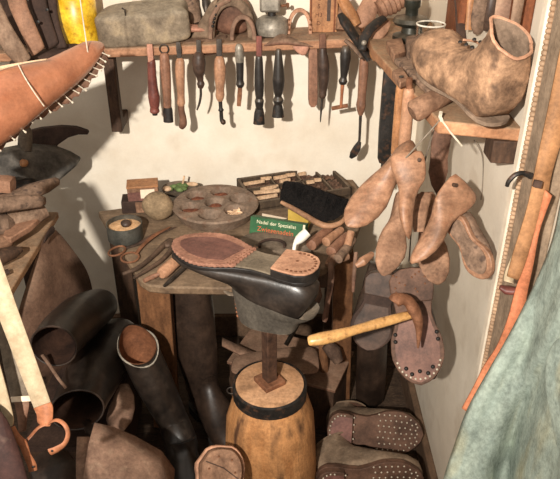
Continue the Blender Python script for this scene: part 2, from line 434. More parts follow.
def scallop(res, n, amp):
    L = 0; acc = [0]
    for i in range(len(res)):
        L += (Vector(res[(i + 1) % len(res)]) - Vector(res[i])).length; acc.append(L)
    out = []
    N = n * 4
    for k in range(N):
        s_ = L * k / N; i = 0
        while acc[i + 1] < s_: i += 1
        f = (s_ - acc[i]) / max(acc[i + 1] - acc[i], 1e-9)
        a = Vector(res[i]); b_ = Vector(res[(i + 1) % len(res)]); p = a + (b_ - a) * f
        tn = (b_ - a).normalized() if (b_ - a).length > 1e-9 else Vector((1, 0)); nn = Vector((tn.y, -tn.x))
        if nn.dot(p - Vector((p.x * .8 + .03, 0))) < 0: nn = -nn
        p = p + nn * amp * math.sin(2 * PI * k / 4)
        out.append((p.x, p.y))
    return out
LAST = [((0, .2), (0, .1), .04), ((.005, .3), (.01, .04), .1), ((.03, .385), (.06, .015), .125), ((.10, .405), (.14, .01), .128), ((.2, .4), (.22, .02), .118),
        ((.30, .385), (.32, .04), .108), ((.37, .355), (.42, .045), .117), ((.44, .29), (.54, .025), .15), ((.55, .22), (.64, .005), .178),
        ((.7, .165), (.76, 0), .178), ((.85, .13), (.88, .01), .142), ((.95, .095), (.96, .03), .085), ((1, .065), (1, .05), .02)]
def last(name, label, toe, heel, up, m, hole=True, wscale=1.0, hs=1.0, group=None, wob=.0, seed=1, plate=None, cat='shoe last'):
    toe = at(*toe); heel = at(*heel); L = (toe - heel).length
    fm = frame(heel, toe - heel, up)
    t = thing(name, label, cat, heel, group)
    st = [((a[0], a[1] * hs), (b_[0], b_[1]), w * wscale * .88) for a, b_, w in LAST]
    MB().loft(st, fm, n=22, kb=.5, tw=.55, scale=L, wob=wob, seed=seed).build('last_body', m, t, smooth=60, bevel=0)
    if hole:
        mb = MB(); c = fm @ (Vector((.14, 0, .34 * hs)) * L); ax = fm.to_3x3() @ Vector((0, 1, 0))
        mb.tube([c - ax * L * .13 * wscale * .78, c + ax * L * .13 * wscale * .78], L * .022, 10).build('string_hole', 'darkwood', t)
    if plate:
        ol = [(x, y) for x, y in sole_outline(L * .98, .178 * L * wscale * .93, .12 * L * wscale * .9)]
        MB().prism(ol, -.004, -.0005, fm, lambda x, y: .02 * L).build('sole_plate', plate, t)
    return t, fm, L
def boot_stations(h=.19, sw=.05, lean=0.0, sx0=.0, sx1=.115, L=.30):
    k = L / .3
    st = [((.298, .028), (.298, .016), .010), ((.288, .042), (.29, .008), .028), ((.262, .056), (.262, .004), .042), ((.22, .064), (.22, .003), .048),
          ((.18, .077), (.17, .004), .046), ((.15, .097), (.115, .008), .041), ((.128, .112), (.065, .01), .037), ((.118, .124), (.018, .012), .036),
          ((.113, .136), (-.002, .04), .036), ((.112, .15), (-.001, .075), .037)]
    st = [((a[0] * k, a[1]), (b_[0] * k, b_[1]), w) for a, b_, w in st]
    return st
def boot(name, label, fm, L, m, shaft, lining='lining_dark', wob=.0015, cat='boot', seed=3, rim=None, wk=1.0, st0=None):
    """fm: local frame at the heel, toe +x, up +z. shaft: list of stations after the ankle"""
    t = thing(name, label, cat, fm.translation)
    st = [(a, b_, w * wk) for a, b_, w in (st0 or boot_stations(L=L))] + shaft
    MB().loft(st, fm, n=28, kb=.55, wob=wob, seed=seed, cap1=False).build('upper', m, t, smooth=70)
    ins = st[6:]
    MB().loft(ins, fm, n=28, kb=.55, wob=wob, seed=seed, cap0=True, cap1=False, inset=.003).build('lining', lining, t, smooth=70)
    # top rim between the two
    a = st[-1]
    mb = MB(); pts = []
    for i in range(29):
        tt = 2 * PI * i / 28; c = math.cos(tt); sn = math.sin(tt); al = c if c > 0 else -abs(c) ** .55
        A = Vector((a[0][0], 0, a[0][1])); B = Vector((a[1][0], 0, a[1][1]))
        ww = abs(sn) ** (1.0 if c > 0 else .6) * (1 if sn > 0 else -1)
        p = (A + B) / 2 + (A - B) / 2 * al + Vector((0, a[2] * ww, 0))
        if wob: p = p + Vector((noise.noise(p * 30 + Vector((seed, 0, 0))), noise.noise(p * 30 + Vector((0, seed, 5))), noise.noise(p * 30 + Vector((9, 0, seed))))) * wob
        pts.append(fm @ p)
    mb.tube(pts, .0026, 6, cap=False).build('top_rim', rim or m, t)
    return t
def add_sole(t, fm, L, wb, wh, m_sole, m_welt, heel=.022, m_heel=None, th=.007):
    ol = sole_outline(L, wb, wh)
    MB().prism(ol, -th, .006, fm).build('outsole', m_sole, t, bevel=.0015)
    hl = [(x, y) for x, y in ol if x <= L * .27]
    if heel:
        MB().prism(hl, -th - heel, -th, fm).build('heel', m_heel or m_welt, t, bevel=.0015)
    return ol

# ------------------------------------------------------------------ stump, iron foot and the upturned boot
SX, SYY = -.022, 1.112
t = thing('work_stump', 'carved tan tree stump with an iron hoop holding the upright boot jack', 'stump', (SX, SYY, 0))
ST = .385
prof = [(.108, 0), (.109, .05), (.107, .13), (.101, .22), (.094, .29), (.084, .335), (.073, .36), (.068, .37)]
MB().lathe(prof, TR((SX, SYY, 0)), 40, wob=.05).build('trunk', 'stump', t, smooth=40)
MB().lathe([(.073, .362), (.073, ST - .002), (.069, ST)], TR((SX, SYY, 0)), 36).build('end_grain', 'stump_top', t)
MB().lathe([(.076, .352), (.0795, .354), (.0795, .382), (.0745, .384), (.0745, .352)], TR((SX, SYY, 0)), 40, False, False).build('iron_hoop', 'blackiron', t)
mb = MB(); c = V(SX - .082, SYY - .01, .372)
mb.tube([c + V(math.cos(a) * .009, 0, math.sin(a) * .009) for a in [k * .5 for k in range(13)]], .0015, 6).build('hoop_wire', 'iron', t)
rz = TR((SX, SYY, 0), .6)
MB().box((0, 0, ST + .006), (.05, .05, .012), rz).build('washer_plate', 'rust', t, bevel=.002)
MB().box((0, 0, (ST + .585) / 2), (.024, .024, .585 - ST), rz).build('post', 'post_iron', t, bevel=.002)

L = .30
ya = math.radians(180 - 22)
xd = V(math.cos(ya), math.sin(ya), .0)
heel_c = at(318, 277, z=.665)
fm = frame(heel_c, at(174, 243, z=.668) - heel_c, (0, -.03, -1))
L = (at(174, 243, z=.668) - heel_c).length
shaft = [((.118, .155), (.006, .095), .036), ((.13, .17), (.012, .115), .037), ((.145, .182), (.018, .135), .037)]
UB = [((.298, .022), (.298, .010), .010), ((.288, .030), (.29, .004), .028), ((.262, .036), (.262, .002), .042), ((.22, .042), (.22, .002), .049), ((.19, .050), (.18, .003), .047),
      ((.178, .060), (.12, .005), .041), ((.172, .072), (.065, .006), .037), ((.168, .082), (.02, .008), .036), ((.166, .09), (.0, .025), .037), ((.165, .098), (.002, .05), .038)]
UB = [((a[0] * L / .3, a[1] * .86), (b_[0] * L / .3, b_[1]), w * 1.1) for a, b_, w in UB]
US = [((.172, .100), (.014, .07), .038), ((.172, .112), (.026, .090), .037), ((.168, .126), (.034, .110), .036), ((.162, .138), (.040, .128), .035)]
t = boot('ankle_boot', 'black ankle boot upside down on the iron jack, its new sole facing up', fm, L, 'black_leather', US, wob=.002, lining='lining_dark', rim='boot_grey', st0=UB)
shb = MB(); shb.loft([((.180, .056), (.000, .084), .0405), ((.178, .075), (.006, .090), .0405), ((.175, .095), (.016, .096), .0375)] + US[1:], fm, n=28, wob=.002, seed=3, inset=-.003, cap0=False, cap1=False)
grey_shaft = shb.build('grey_shaft', 'shaft_grey', t, smooth=70, label='grey folded leather shaft')
ol = sole_outline(L, .066, .044)
MB().prism(ol, -.003, .006, fm).build('welt', 'welt', t, bevel=.002)
def clip(ol, x0, x1): return [(min(max(x, x0), x1), y) for x, y in ol if x0 - .004 <= x <= x1 + .004]
fore = sole_outline(L, .065, .042)
fo = [(x, y) for x, y in fore if x + .25 * y >= .140 * L / .3]
fo = scallop(fo, 44, .0012)
ff = MB().prism(fo, -.0095, -.003, fm).build('forefoot_sole', 'sole_pink', t, bevel=.0012, label='pink tan scalloped forefoot sole')
inner = [(x * .84 + .034, y * .66) for x, y in fore if x + .25 * y >= .158 * L / .3]
MB().prism(inner, -.0102, -.0094, fm).build('sole_patch', 'sole_dark', t, label='dark brown polished centre of the sole')
MB().prism([(x, y * .96) for x, y in fore if .06 * L / .3 <= x <= .160 * L / .3], -.0055, -.002, fm).build('waist', 'waist', t, bevel=.001, label='grey shank between heel and sole')
hl = [(x, y * 1.06) for x, y in fore if x <= .082 * L / .3]
MB().prism(hl, -.018, -.002, fm).build('heel_stack', 'welt', t, bevel=.0015)
heel_cap = MB().prism([(x, y * .98) for x, y in hl], -.022, -.018, fm).build('heel_cap', 'heel_tan', t, bevel=.0012, label='pale tan leather heel cap')
hp = sorted([(x, y) for x, y in hl], key=lambda p: math.atan2(p[1], p[0] - .07))
npt = []
for k in range(15):
    a = math.radians(75 + 210 * k / 14)
    npt.append(fm @ V(.042 + .033 * math.cos(a) * 1.05, .035 * math.sin(a), -.022))
npt.append(fm @ V(.045, .004, -.022))
nails(heel_cap, npt, V(0, 0, 1), .0032, 'rust')
# rows of dark stitch holes across the ball
npt = []
for k in range(11):
    for r in range(2):
        npt.append(fm @ V((.148 + .006 * r) * L / .3 - .25 * (-.042 + .0082 * k), -.042 + .0082 * k + .003 * r, -.0096))
nails(ff, npt, V(0, 0, 1), .0016, 'rust', 'stitch')
nails(grey_shaft, [fm @ V(.170 - .0012 * i, -.016, .080 + i * .0095) for i in range(6)], fm.to_3x3() @ V(.8, -.6, 0), .0034, 'tan_leather', 'lace_eyelet', .8)
mb = MB(); rod(mb, [fm @ V(.165, -.012, .078), fm @ V(.182, -.014, .080), fm @ V(.196, -.014, .076)], [.005, .007, .002], 8, ell=.4); mb.build('pull_tab', 'boot_grey', t)

# ------------------------------------------------------------------ tools hanging from the back shelf
GT = 'cobbler tools hanging from the back shelf'
def tool(name, label, parts, y=1.633, cat='tool', group=GT, hook=None):
    """parts: (part name, material, [(px,py,halfwidth)], flatness)"""
    p0 = parts[0][2][0]
    loc = at(p0[0], p0[1], y=y)
    t = thing(name, label, cat, loc, group)
    for nm, m, pp, fl in parts:
        P = [at(a, b_, y=y) for a, b_, h in pp]
        dd = [(p - CAM).dot(V(0, CP, -SP)) for p in P]
        R = [h * d / F for (a, b_, h), d in zip(pp, dd)]
        mb = MB()
        if len(pp) > 2 and fl == 1.0: mb.tube(catmull(P, 4), lerp_list(R, 4), 14)
        else: mb.tube(P, R, 12 if fl == 1.0 else 8, ell=fl, up=(0, 1, 0), ex=1.0 if fl > .5 else .35)
        mb.build(nm, m, t, smooth=50, bevel=0)
    return t
tool('burnishing_tool', 'maroon turned wooden handle on a pink tab, leftmost tool under the shelf', [
    ('hanging_tab', 'pink_tab', [(149.5, 44, 3), (151, 62, 3)], .3),
    ('handle', 'maroon_handle', [(151, 61, 3.6), (151.5, 63, 4.2), (152, 75, 4.4), (153, 88, 5), (154, 97, 6), (154.5, 104, 5.2), (154.5, 108, 4.3), (154.7, 111, 5), (154.8, 112.5, 4.2)], 1.0),
    ('metal_tip', 'blackiron', [(154.8, 112, 3), (155, 115, 2.6)], 1.0)])
t = tool('edge_iron', 'brown wooden tool with a ring at top and black block tip', [
    ('handle', 'brown_handle', [(164, 53, 3), (164.3, 56, 4.6), (165, 66, 5.4), (166, 80, 5), (167, 95, 4.2), (167.2, 107, 4)], 1.0),
    ('metal_tip', 'blackiron', [(167.2, 106, 4), (167.8, 110, 4.8), (168.5, 122, 5)], .6)])
mb = MB(); c = at(164, 49, y=1.633); mb.tube([c + V(math.cos(a) * .0105, 0, math.sin(a) * .0105) for a in [k * PI / 8 for k in range(17)]], .0018, 6).build('hanging_ring', 'iron', t)
tool('bent_scraper', 'tan wooden handled tool with a bent brown leather covered end', [
    ('hanging_loop', 'iron', [(178, 42, 2.2), (179, 50, 2.8), (179.5, 60, 2)], .4),
    ('handle', 'tan_handle', [(179.5, 58, 2.4), (180, 62, 4.6), (180, 72, 5), (180.5, 85, 4.2), (181, 96, 3.6), (181, 103, 4.2), (181, 106, 3)], 1.0),
    ('bent_end', 'brown_leather', [(181, 105, 3.4), (181.5, 111, 3.2), (183, 118, 3.4), (183, 124, 4), (181, 128, 2.4)], 1.0)])
tool('channel_hook', 'squat dark bulb handled tool with a thin curved hook', [
    ('hanging_tab', 'iron', [(198.5, 40, 2.4), (199, 54, 2.6)], .4),
    ('handle', 'dark_handle', [(199, 52, 3), (199, 56, 5.8), (199, 63, 6.8), (199.3, 71, 6), (200, 77, 3.6), (200.5, 81, 3), (200.8, 84, 4), (200.6, 88, 2.4)], 1.0),
    ('hook', 'iron', [(200.6, 87, 1.3), (200.8, 95, 1.3), (199.5, 103, 1.2), (197, 110, .8)], 1.0)])
tool('seat_wheel', 'light brown bulging handle with black knobbly iron end', [
    ('hanging_tab', 'iron', [(219, 39, 2.8), (219.3, 58, 2.8)], .4),
    ('handle', 'tan_handle', [(219.3, 56, 2.6), (219.5, 60, 5), (219.8, 68, 6), (220, 78, 5.6), (220, 90, 4.2), (220, 95, 4.6), (220, 98, 4), (220.2, 101, 2.4)], 1.0),
    ('iron_end', 'blackiron', [(220.2, 100, 2), (220.8, 108, 1.9), (221, 110, 3), (221.2, 112, 1.9), (221.6, 119, 2), (223.2, 122, 2.8), (224.5, 124, 1.6)], 1.0)])
tool('lasting_awl', 'grey capped dark handled tool with short straight blade', [
    ('metal_cap', 'steel', [(239, 44, 2), (239, 47, 4), (239.5, 55, 4.6), (239.8, 62, 4.2)], 1.0),
    ('handle', 'black_handle', [(239.8, 60, 4.2), (240, 70, 3.8), (240, 80, 3.6), (240.2, 84, 4.4), (240.2, 87, 3)], 1.0),
    ('blade', 'rust', [(240.2, 86, 2.2), (239.5, 97, 2.4), (238.8, 106, 2)], .5)])
tool('sole_hammer_iron', 'slim black turned handle on a maroon tab with flared block tip', [
    ('hanging_tab', 'maroon_handle', [(259, 36, 2.8), (259, 57, 2.8)], .3),
    ('handle', 'black_handle', [(259, 56, 3), (259, 59, 3.8), (259, 72, 4.6), (259.2, 85, 5), (259.4, 94, 4.4), (259.4, 98, 3.6), (259.4, 101, 4.8), (259.4, 106, 4), (259.4, 109, 3)], 1.0),
    ('metal_tip', 'blackiron', [(259.4, 108, 3.8), (259.2, 113, 5), (259, 124, 5.8)], .6)])
tool('bevel_iron', 'thick black turned handle with small black block tip near the leather scrap', [
    ('handle', 'black_handle', [(278.5, 49, 2), (278.5, 53, 3.2), (278.6, 66, 5), (278.6, 80, 6.2), (278.4, 90, 5.2), (278.2, 96, 3.4), (278.2, 100, 5.6), (278, 104, 4)], 1.0),
    ('metal_tip', 'blackiron', [(278, 103, 3.6), (278, 108, 5), (278, 117, 6)], .6)])
tool('bone_stick', 'flat plain wooden stick with rounded lower end', [
    ('stick', 'brown_handle', [(313, 46, 4.6), (313, 70, 4.8), (313, 98, 5), (313, 104, 4.2), (313, 107, 2)], .35)], y=1.65)
tool('spike_awl', 'dark handled awl with long thin spike on a leather tab', [
    ('hanging_tab', 'brown_leather', [(322.5, 34, 3.4), (322.5, 50, 3.6)], .3),
    ('handle', 'dark_handle', [(322.5, 48, 3.4), (322.8, 56, 5.2), (323.4, 66, 6), (323.6, 80, 5.2), (323, 90, 4), (322.5, 95, 4), (322.3, 98, 2.6)], 1.0),
    ('spike', 'iron', [(322.3, 97, 1.4), (321.2, 110, 1.1), (320.4, 122, .5)], 1.0)], y=1.633)
tool('copper_stamp', 'glossy dark handle with copper stem and flat T shaped foot', [
    ('handle', 'black_handle', [(345.5, 46, 3), (345.5, 50, 5), (345.4, 58, 5.6), (344.6, 68, 4.6), (343.6, 77, 3.2), (343, 81, 4.6), (342.8, 84, 3.4)], 1.0),
    ('stem', 'tan_leather', [(342.6, 83, 2.2), (341.8, 95, 1.5), (341, 107, 1.5)], 1.0),
    ('foot_plate', 'rust', [(331.5, 108.5, 2.2), (348, 105.5, 2.2)], .3)])
tool('spoon_iron', 'long wooden handled iron ending in a small dark spoon', [
    ('handle', 'brown_handle', [(364, 58, 4.2), (363.6, 70, 5), (362.6, 85, 4.6), (361.6, 98, 4.2), (361, 105, 5), (360.8, 110, 4), (360.6, 115, 2)], 1.0),
    ('shank', 'iron', [(360.6, 114, 1.6), (360, 128, 1.4), (359.4, 140, 1.3), (358.5, 144, 1.6)], 1.0),
    ('spoon_tip', 'blackiron', [(359.5, 142, 2), (357, 148, 4), (353.5, 154, 4), (350.5, 158, 1.6)], .5)], y=1.633)
tool('leather_rasp', 'long black rasp hanging at the corner beside orange handles', [
    ('blade', 'blackiron', [(393, 60, 4), (392, 64, 8), (390, 90, 8.4), (386.5, 130, 8), (384, 158, 6.6), (383, 163, 4)], .45),
    ('tang', 'iron', [(383, 161, 2), (381.5, 185, 1.6)], 1.0)], y=1.5)
tool('slim_chisel', 'slim orange wooden handle hanging nearest the black rasp', [
    ('handle', 'orange_wood', [(401, 84, 3), (400.5, 88, 4.6), (399, 110, 5), (397, 135, 5), (395.5, 152, 4.6), (395, 156, 3)], 1.0),
    ('ferrule', 'iron', [(401.5, 76, 2.4), (401, 86, 2.8)], 1.0)], y=1.22)
tool('round_file', 'pale orange handle with rounded end hanging under the side shelf edge', [
    ('handle', 'tan_handle', [(409, 88, 3), (408.8, 92, 5.6), (407.4, 112, 6), (405.2, 135, 6.2), (404, 146, 5.6), (403.6, 150, 3)], 1.0),
    ('ferrule', 'rust', [(409.5, 78, 3), (409, 90, 3.6)], 1.0)], y=1.18)

# leather scrap over the shelf edge
s = MB(); s.grid([[at(262, 46, y=1.637), at(266, 46.5, y=1.633), at(284, 44, y=1.631), at(300, 46, y=1.631), at(318, 48, y=1.634)],
                  [at(268, 43, y=1.637), at(272, 42, y=1.63), at(284, 40, y=1.628), at(297, 43, y=1.628), at(310, 45, y=1.63)],
                  [at(276, 36, y=1.66), at(279, 34, y=1.66), at(283, 33, y=1.66), at(288, 36, y=1.66), at(294, 38, y=1.66)]])
solo(s, 'leather_scrap', 'triangular pinkish leather scrap folded over the back shelf edge', 'leather scrap', 'brown_leather', at(284, 40, y=1.64), solid=.003, sub=2)
s = MB(); s.grid([[at(290, 45, y=1.634), at(299, 46, y=1.63), at(311, 45, y=1.634)], [at(294, 50, y=1.632), at(302, 52, y=1.628), at(309, 50, y=1.632)], [at(300, 55, y=1.634), at(303, 56, y=1.631), at(306, 55, y=1.634)]])
solo(s, 'leather_offcut', 'small tan leather offcut hanging below the back shelf edge', 'leather scrap', 'pink_tab', at(302, 48, y=1.634), solid=.003, sub=1)

# ------------------------------------------------------------------ things on the back shelf
c = at(145, 23, y=1.70); 
t = thing('grinding_stone', 'large grey dusty stone block lying on the back shelf', 'stone', V(c.x, 1.70, shz(c.x)))
mb = MB(); mm = TR((c.x, 1.708, shz(c.x) + .043), .1, .12, -.08)
mb.blob((0, 0, 0), (.112, .060, .040), .3, .16, 14, mm, 48, 26, 3); mb.build('stone_block', 'stone', t, smooth=60)
mb = MB(); mb.tube([at(126, 20, y=1.652), at(125, 10, y=1.652), at(122, 8, y=1.655)], .002, 6).build('iron_pin', 'iron', t)
# half moon heel piece
c = at(206, 33, y=1.69); zc = shz(c.x)
mb = MB(); ol = [(math.cos(a) * .052, math.sin(a) * .034) for a in [PI * k / 14 for k in range(15)]]
mb.prism(ol, -.03, .03, frame((c.x, 1.69, zc + .003), (1, 0, .0), (0, 1, .1)) @ Matrix.Rotation(0, 4, 'X'))
solo(mb, 'heel_piece', 'half moon pink brown leather heel piece lying beside the stone', 'leather piece', 'brown_leather', (c.x, 1.69, zc), bevel=.006)
mb = MB(); pxt(mb, [(178, 30, 6, 1.66), (190, 28, 10, 1.67), (208, 29, 8, 1.68), (216, 31, 3, 1.68)], 12, .35)
solo(mb, 'leather_wedge', 'thin leather wedge between the stone and the half moon piece', 'leather piece', 'pink_tab', at(195, 30, 1.66))
mb = MB(); pxt(mb, [(197, 24, 7, 1.70), (194, 16, 7.5, 1.70), (192, 6, 8, 1.70), (191, -8, 9, 1.70), (192, -25, 8, 1.70)], 14, .7)
solo(mb, 'wooden_form', 'purplish wooden form standing upright behind the leather wedge', 'wooden form', 'last_grey', at(195, 26, 1.70))
mb = MB(); pxt(mb, [(205, -12, 2, 1.69), (205, -4, 3.5, 1.69), (206, 6, 4, 1.69), (206, 12, 2, 1.69)], 10)
solo(mb, 'dark_plumb', 'small dark drop shaped weight next to the purplish form', 'weight', 'iron', at(205, 8, 1.69))
# big heel counter with pegs and small iron
def arch(px, pyb, w, h, th, depth, y, lean=0.0, hollow=True):
    """horseshoe standing on the shelf"""
    c = at(px, pyb, y=y); c.z = shz(c.x)
    out = []
    for k in range(19):
        a = PI * k / 18
        x = math.cos(a) * w; zz = max(0, math.sin(a)) ** .8 * h
        ci = V(math.cos(a) * (w - th), 0, max(0, math.sin(a)) ** .8 * (h - th))
        ty = lambda p: c + V(p.x, p.z * lean, p.z)
        o1 = ty(V(x, 0, zz)); i1 = ty(ci)
        dv = V(0, depth, 0)
        out.append([o1, i1, i1 + dv, o1 + dv])
    return c, out
c, rg = arch(231, 36, .060, .092, .020, .05, 1.685, .25)
t = thing('heel_counter', 'large leather heel counter arch with dark peg teeth on the shelf', 'leather piece', c)
MB().rings(rg).build('counter_arch', 'olive_leather', t, bevel=.003)
mb = MB(); mb.tube([c + V(-.05, -.002, .0), c + V(-.047, .008, .045), c + V(-.028, .02, .075), c + V(.0, .022, .088)], .006, 8).build('rim', 'suede', t)
npt = [c + V(-.044 + .0022 * k, .002 + .003 * k, .03 + .0085 * k) for k in range(6)]
nails(t, npt, V(.5, -1, 0), .0042, 'blackiron', 'peg', 1)
mb = MB(); mb.hexa([c + V(-.1, .0, 0), c + V(-.05, .0, 0), c + V(-.05, .05, 0), c + V(-.1, .05, 0)], [c + V(-.05, .03, .075), c + V(-.03, .03, .09), c + V(-.03, .06, .09), c + V(-.05, .06, .075)])
mb.build('side_flap', 'olive_leather', t, bevel=.006)
MB().blob(c + V(0, .055, .045), (.052, .022, .046), .8, .1, 30).build('counter_back', 'brown_leather', t)
c, rg = arch(243, 37, .032, .058, .010, .018, 1.66, .15)
solo(MB().rings(rg), 'small_heel_iron', 'small pink brown horseshoe leaning inside the large heel counter', 'heel iron', 'suede', c, bevel=.003)
c, rg = arch(299.5, 33, .031, .060, .0085, .012, 1.70, .12)
t = thing('heel_iron', 'pale worn horseshoe heel iron standing on the shelf by the marked board', 'heel iron', c)
MB().rings(rg).build('horseshoe', 'heel_tan', t, bevel=.002)
npt = [c + V(sx * .026, -.001, .012 + .012 * k) for sx in (-1, 1) for k in range(3)]
nails(t, npt, V(0, -1, 0), .003, 'rust')
c = at(272, 32, y=1.71); c.z = shz(c.x)
t = thing('clamp_lamp', 'grey metal spirit burner with a side thumb screw on the shelf', 'burner', c)
MB().lathe([(.034, 0), (.040, .004), (.042, .02), (.038, .036), (.026, .044), (.012, .046)], TR(c), 26).build('base', 'steel', t)
MB().lathe([(.010, .044), (.010, .056)], TR(c)).build('neck', 'blackiron', t)
MB().box((-.004, 0, .083), (.05, .04, .054), TR(c)).build('burner_block', 'steel', t, bevel=.006)
mb = MB(); mb.tube([c + V(.02, 0, .068), c + V(.034, 0, .07), c + V(.036, 0, .07), c + V(.042, 0, .07)], [.003, .003, .0065, .005], 10).build('thumb_screw', 'rust', t)
# marked upright board
c = at(323, 31, y=1.72); c.z = shz(c.x)
t = thing('size_board', 'upright orange wooden measuring board with vertical characters and dark slot', 'measuring board', c)
MB().box((0, 0, .085), (.068, .018, .17), TR(c)).build('board', 'orange_wood', t, bevel=.002)
MB().box((.012, -.0093, .10), (.0085, .002, .145), TR(c)).build('slot', 'dark_handle', t)
MB().box((.0265, -.0093, .085), (.004, .002, .168), TR(c)).build('edge_groove', 'redwood', t)
MB().box((-.031, -.0093, .085), (.004, .002, .168), TR(c)).build('edge_groove', 'redwood', t)
fmt = lambda zz: Matrix.Translation(c + V(-.012, -.0098, zz)) @ Matrix.Rotation(PI / 2, 4, 'X')
for ch, zz in (('D', .022), ('H3', .042), ('5', .062), ('C', .08), ('H', .098)):
    text(ch, .014, 'dark_ink', t, fmt(zz))
mb = MB(); pxt(mb, [(340, 30, 5, 1.66), (341, 22, 5, 1.66), (340, 8, 4, 1.67), (337, -6, 4, 1.68)], 10, .6)
solo(mb, 'plaster_chunk', 'pale crumbling wood chunk beside the marked board', 'wood chunk', 'last_dusty', at(340, 31, 1.66))

# yellow tin
c = at(80, 41, y=1.69); c.z = shz(c.x)
t = thing('yellow_tin', 'bright yellow printed tin can at the left end of the shelf', 'tin', c)
MB().lathe([(.047, 0), (.049, .003), (.049, .112), (.046, .115)], TR(c), 32).build('can', 'yellow_tin', t)
MB().lathe([(.036, .114), (.038, .118), (.038, .15)], TR(c), 28).build('red_lid', 'red_paint', t)
mb = MB(); pxt(mb, [(97, 40, 4, 1.70), (99, 30, 5, 1.70), (101, 18, 5, 1.72)], 10)
solo(mb, 'green_bottle', 'small dark green bottle squeezed between tin and stone', 'bottle', 'greens', at(97, 41, 1.70))

# curved wooden forms, upper left
GF = 'curved wooden forms stacked at the left end of the back shelf'
def form(label, rows, m, k=5, sd=.014):
    c = at((rows[-1][0] + rows[-1][2]) / 2, (rows[-1][1] + rows[-1][3]) / 2, rows[-1][4])
    t = thing('curved_form', label, 'wooden form', c, GF)
    mb = MB(); ribbon(mb, rows, k, .12); mb.build('slab', m, t, solid=sd, sub=1)
    return t
form('grey curved form leaning furthest left at the frame edge', [(-16, 10, 0, 0, 1.46), (-8, 30, 10, 22, 1.46), (4, 52, 22, 42, 1.47), (18, 66, 32, 58, 1.5)], 'form_wood')
form('pink curved form lit by the light, second from the frame edge', [(4, -12, 26, -16, 1.50), (9, 8, 27, 2, 1.50), (18, 28, 34, 20, 1.51), (32, 58, 46, 48, 1.54)], 'form_pink')
t = form('brown curved form with small holes next to the yellow tin', [(24, -20, 44, -22, 1.55), (27, -2, 46, -4, 1.55), (34, 18, 50, 14, 1.56), (46, 52, 60, 44, 1.58)], 'form_dark')
nails(t, [at(38, 22, 1.53), at(47, 10, 1.53)], V(0, -1, 0), .004, 'blackiron', 'hole', .3)
form('dark curved form standing against the yellow tin', [(40, -20, 56, -22, 1.57), (44, 2, 57, 0, 1.57), (50, 26, 60, 24, 1.58), (57, 50, 68, 48, 1.59)], 'form_dark')
mb = MB(); pxt(mb, [(-10, -20, 30, 1.68), (10, 10, 26, 1.68), (38, 34, 22, 1.69), (60, 52, 14, 1.69)], 14, .35)
solo(mb, 'leather_roll', 'large dark leather roll behind the curved forms', 'leather roll', 'form_dark', at(60, 56, 1.69))
mb = MB(); pxt(mb, [(8, 66, 6, 1.55), (30, 58, 12, 1.58), (48, 56, 10, 1.6), (68, 46, 6, 1.62), (84, 46, 3, 1.63)], 12, .6)
solo(mb, 'leather_bundle', 'dark crumpled leather bundle under the curved forms', 'leather bundle', 'form_dark', at(40, 64, 1.6), sub=1)

# ------------------------------------------------------------------ lasted shoe upper with nails (upper left)
loc = at(30, 125, 1.21)
t = thing('lasted_shoe_upper', 'shiny orange brown leather upper nailed over a last, hanging at upper left', 'shoe upper', loc)
KD = 1.19
SPn = [(103, 45, 2.5, 1.12), (99, 47, 6.5, 1.115), (90, 52, 11.5, 1.10), (76, 63, 15.5, 1.08), (56, 76, 19, 1.05), (30, 88, 26, 1.02), (5, 100, 33, 1.0), (-25, 114, 40, .98), (-60, 130, 44, .96)]
SPn = [(a, b_, h, d * KD) for a, b_, h, d in SPn]
mb = MB(); P = catmull([at(a, b_, d) for a, b_, h, d in SPn], 5); R = lerp_list([h * d / F for a, b_, h, d in SPn], 5)
mb.tube(P, R, 28, .8, up=(0, -1, .5)).build('upper', 'lasted', t, smooth=70)
edge = [(103, 52), (97, 62), (88, 74), (76, 87), (63, 97), (46, 107), (27, 118), (8, 134), (-14, 152), (-45, 168)]
dd = [d * KD for d in (1.12, 1.11, 1.10, 1.085, 1.07, 1.05, 1.03, 1.01, .99, .97)]
mb = MB(); A = catmull([at(a - 1, b_ - 2, d - .008) for (a, b_), d in zip(edge, dd)], 4); B = catmull([at(a + 4, b_ + 5, d + .004) for (a, b_), d in zip(edge, dd)], 4)
Cc = catmull([at(a - 9, b_ - 8, d + .05) for (a, b_), d in zip(edge, dd)], 4)
rows = []
for i, (a, b_, c_) in enumerate(zip(A, B, Cc)):
    j = .0022 * math.sin(i * 2.1)
    rows.append([a, b_ + V(j, 0, -j), c_])
margin = mb.grid(rows).build('lasting_margin', 'brown_leather', t, solid=.004, label='rough dark brown turned leather edge')
# lining edge and thread
mb = MB(); ribbon(mb, [(-20, 70, -20, 80, 1.13), (5, 65, 4, 69, 1.17), (30, 61, 30, 62.5, 1.19), (47, 58.5, 47, 60, 1.21)]); mb.build('lining_edge', 'insole', t, solid=.002, label='cream lining edge')
base = None
for i, u in enumerate([.02, .07, .12, .17, .22, .27, .32, .37, .43, .49, .55, .61, .67, .72, .78, .84]):
    f = u * (len(edge) - 1); k = int(f); f -= k
    a = edge[k]; b_ = edge[k + 1]; px = a[0] + (b_[0] - a[0]) * f; py = a[1] + (b_[1] - a[1]) * f; d = dd[k] + (dd[k + 1] - dd[k]) * f
    ang = math.radians(25 + 30 * (u)) + random.uniform(-.25, .25); ln = random.uniform(9, 13)
    p0 = at(px - 2, py - 2, d - .012); p1 = at(px - 1 + ln * math.cos(ang), py - 1 + ln * math.sin(ang), d - .016)
    mb = MB(); mb.tube([p0, p0 + (p1 - p0) * .86, p0 + (p1 - p0) * .88, p1], [.0011, .0011, .0021, .0018], 6).build('lasting_nail', 'nail', margin)
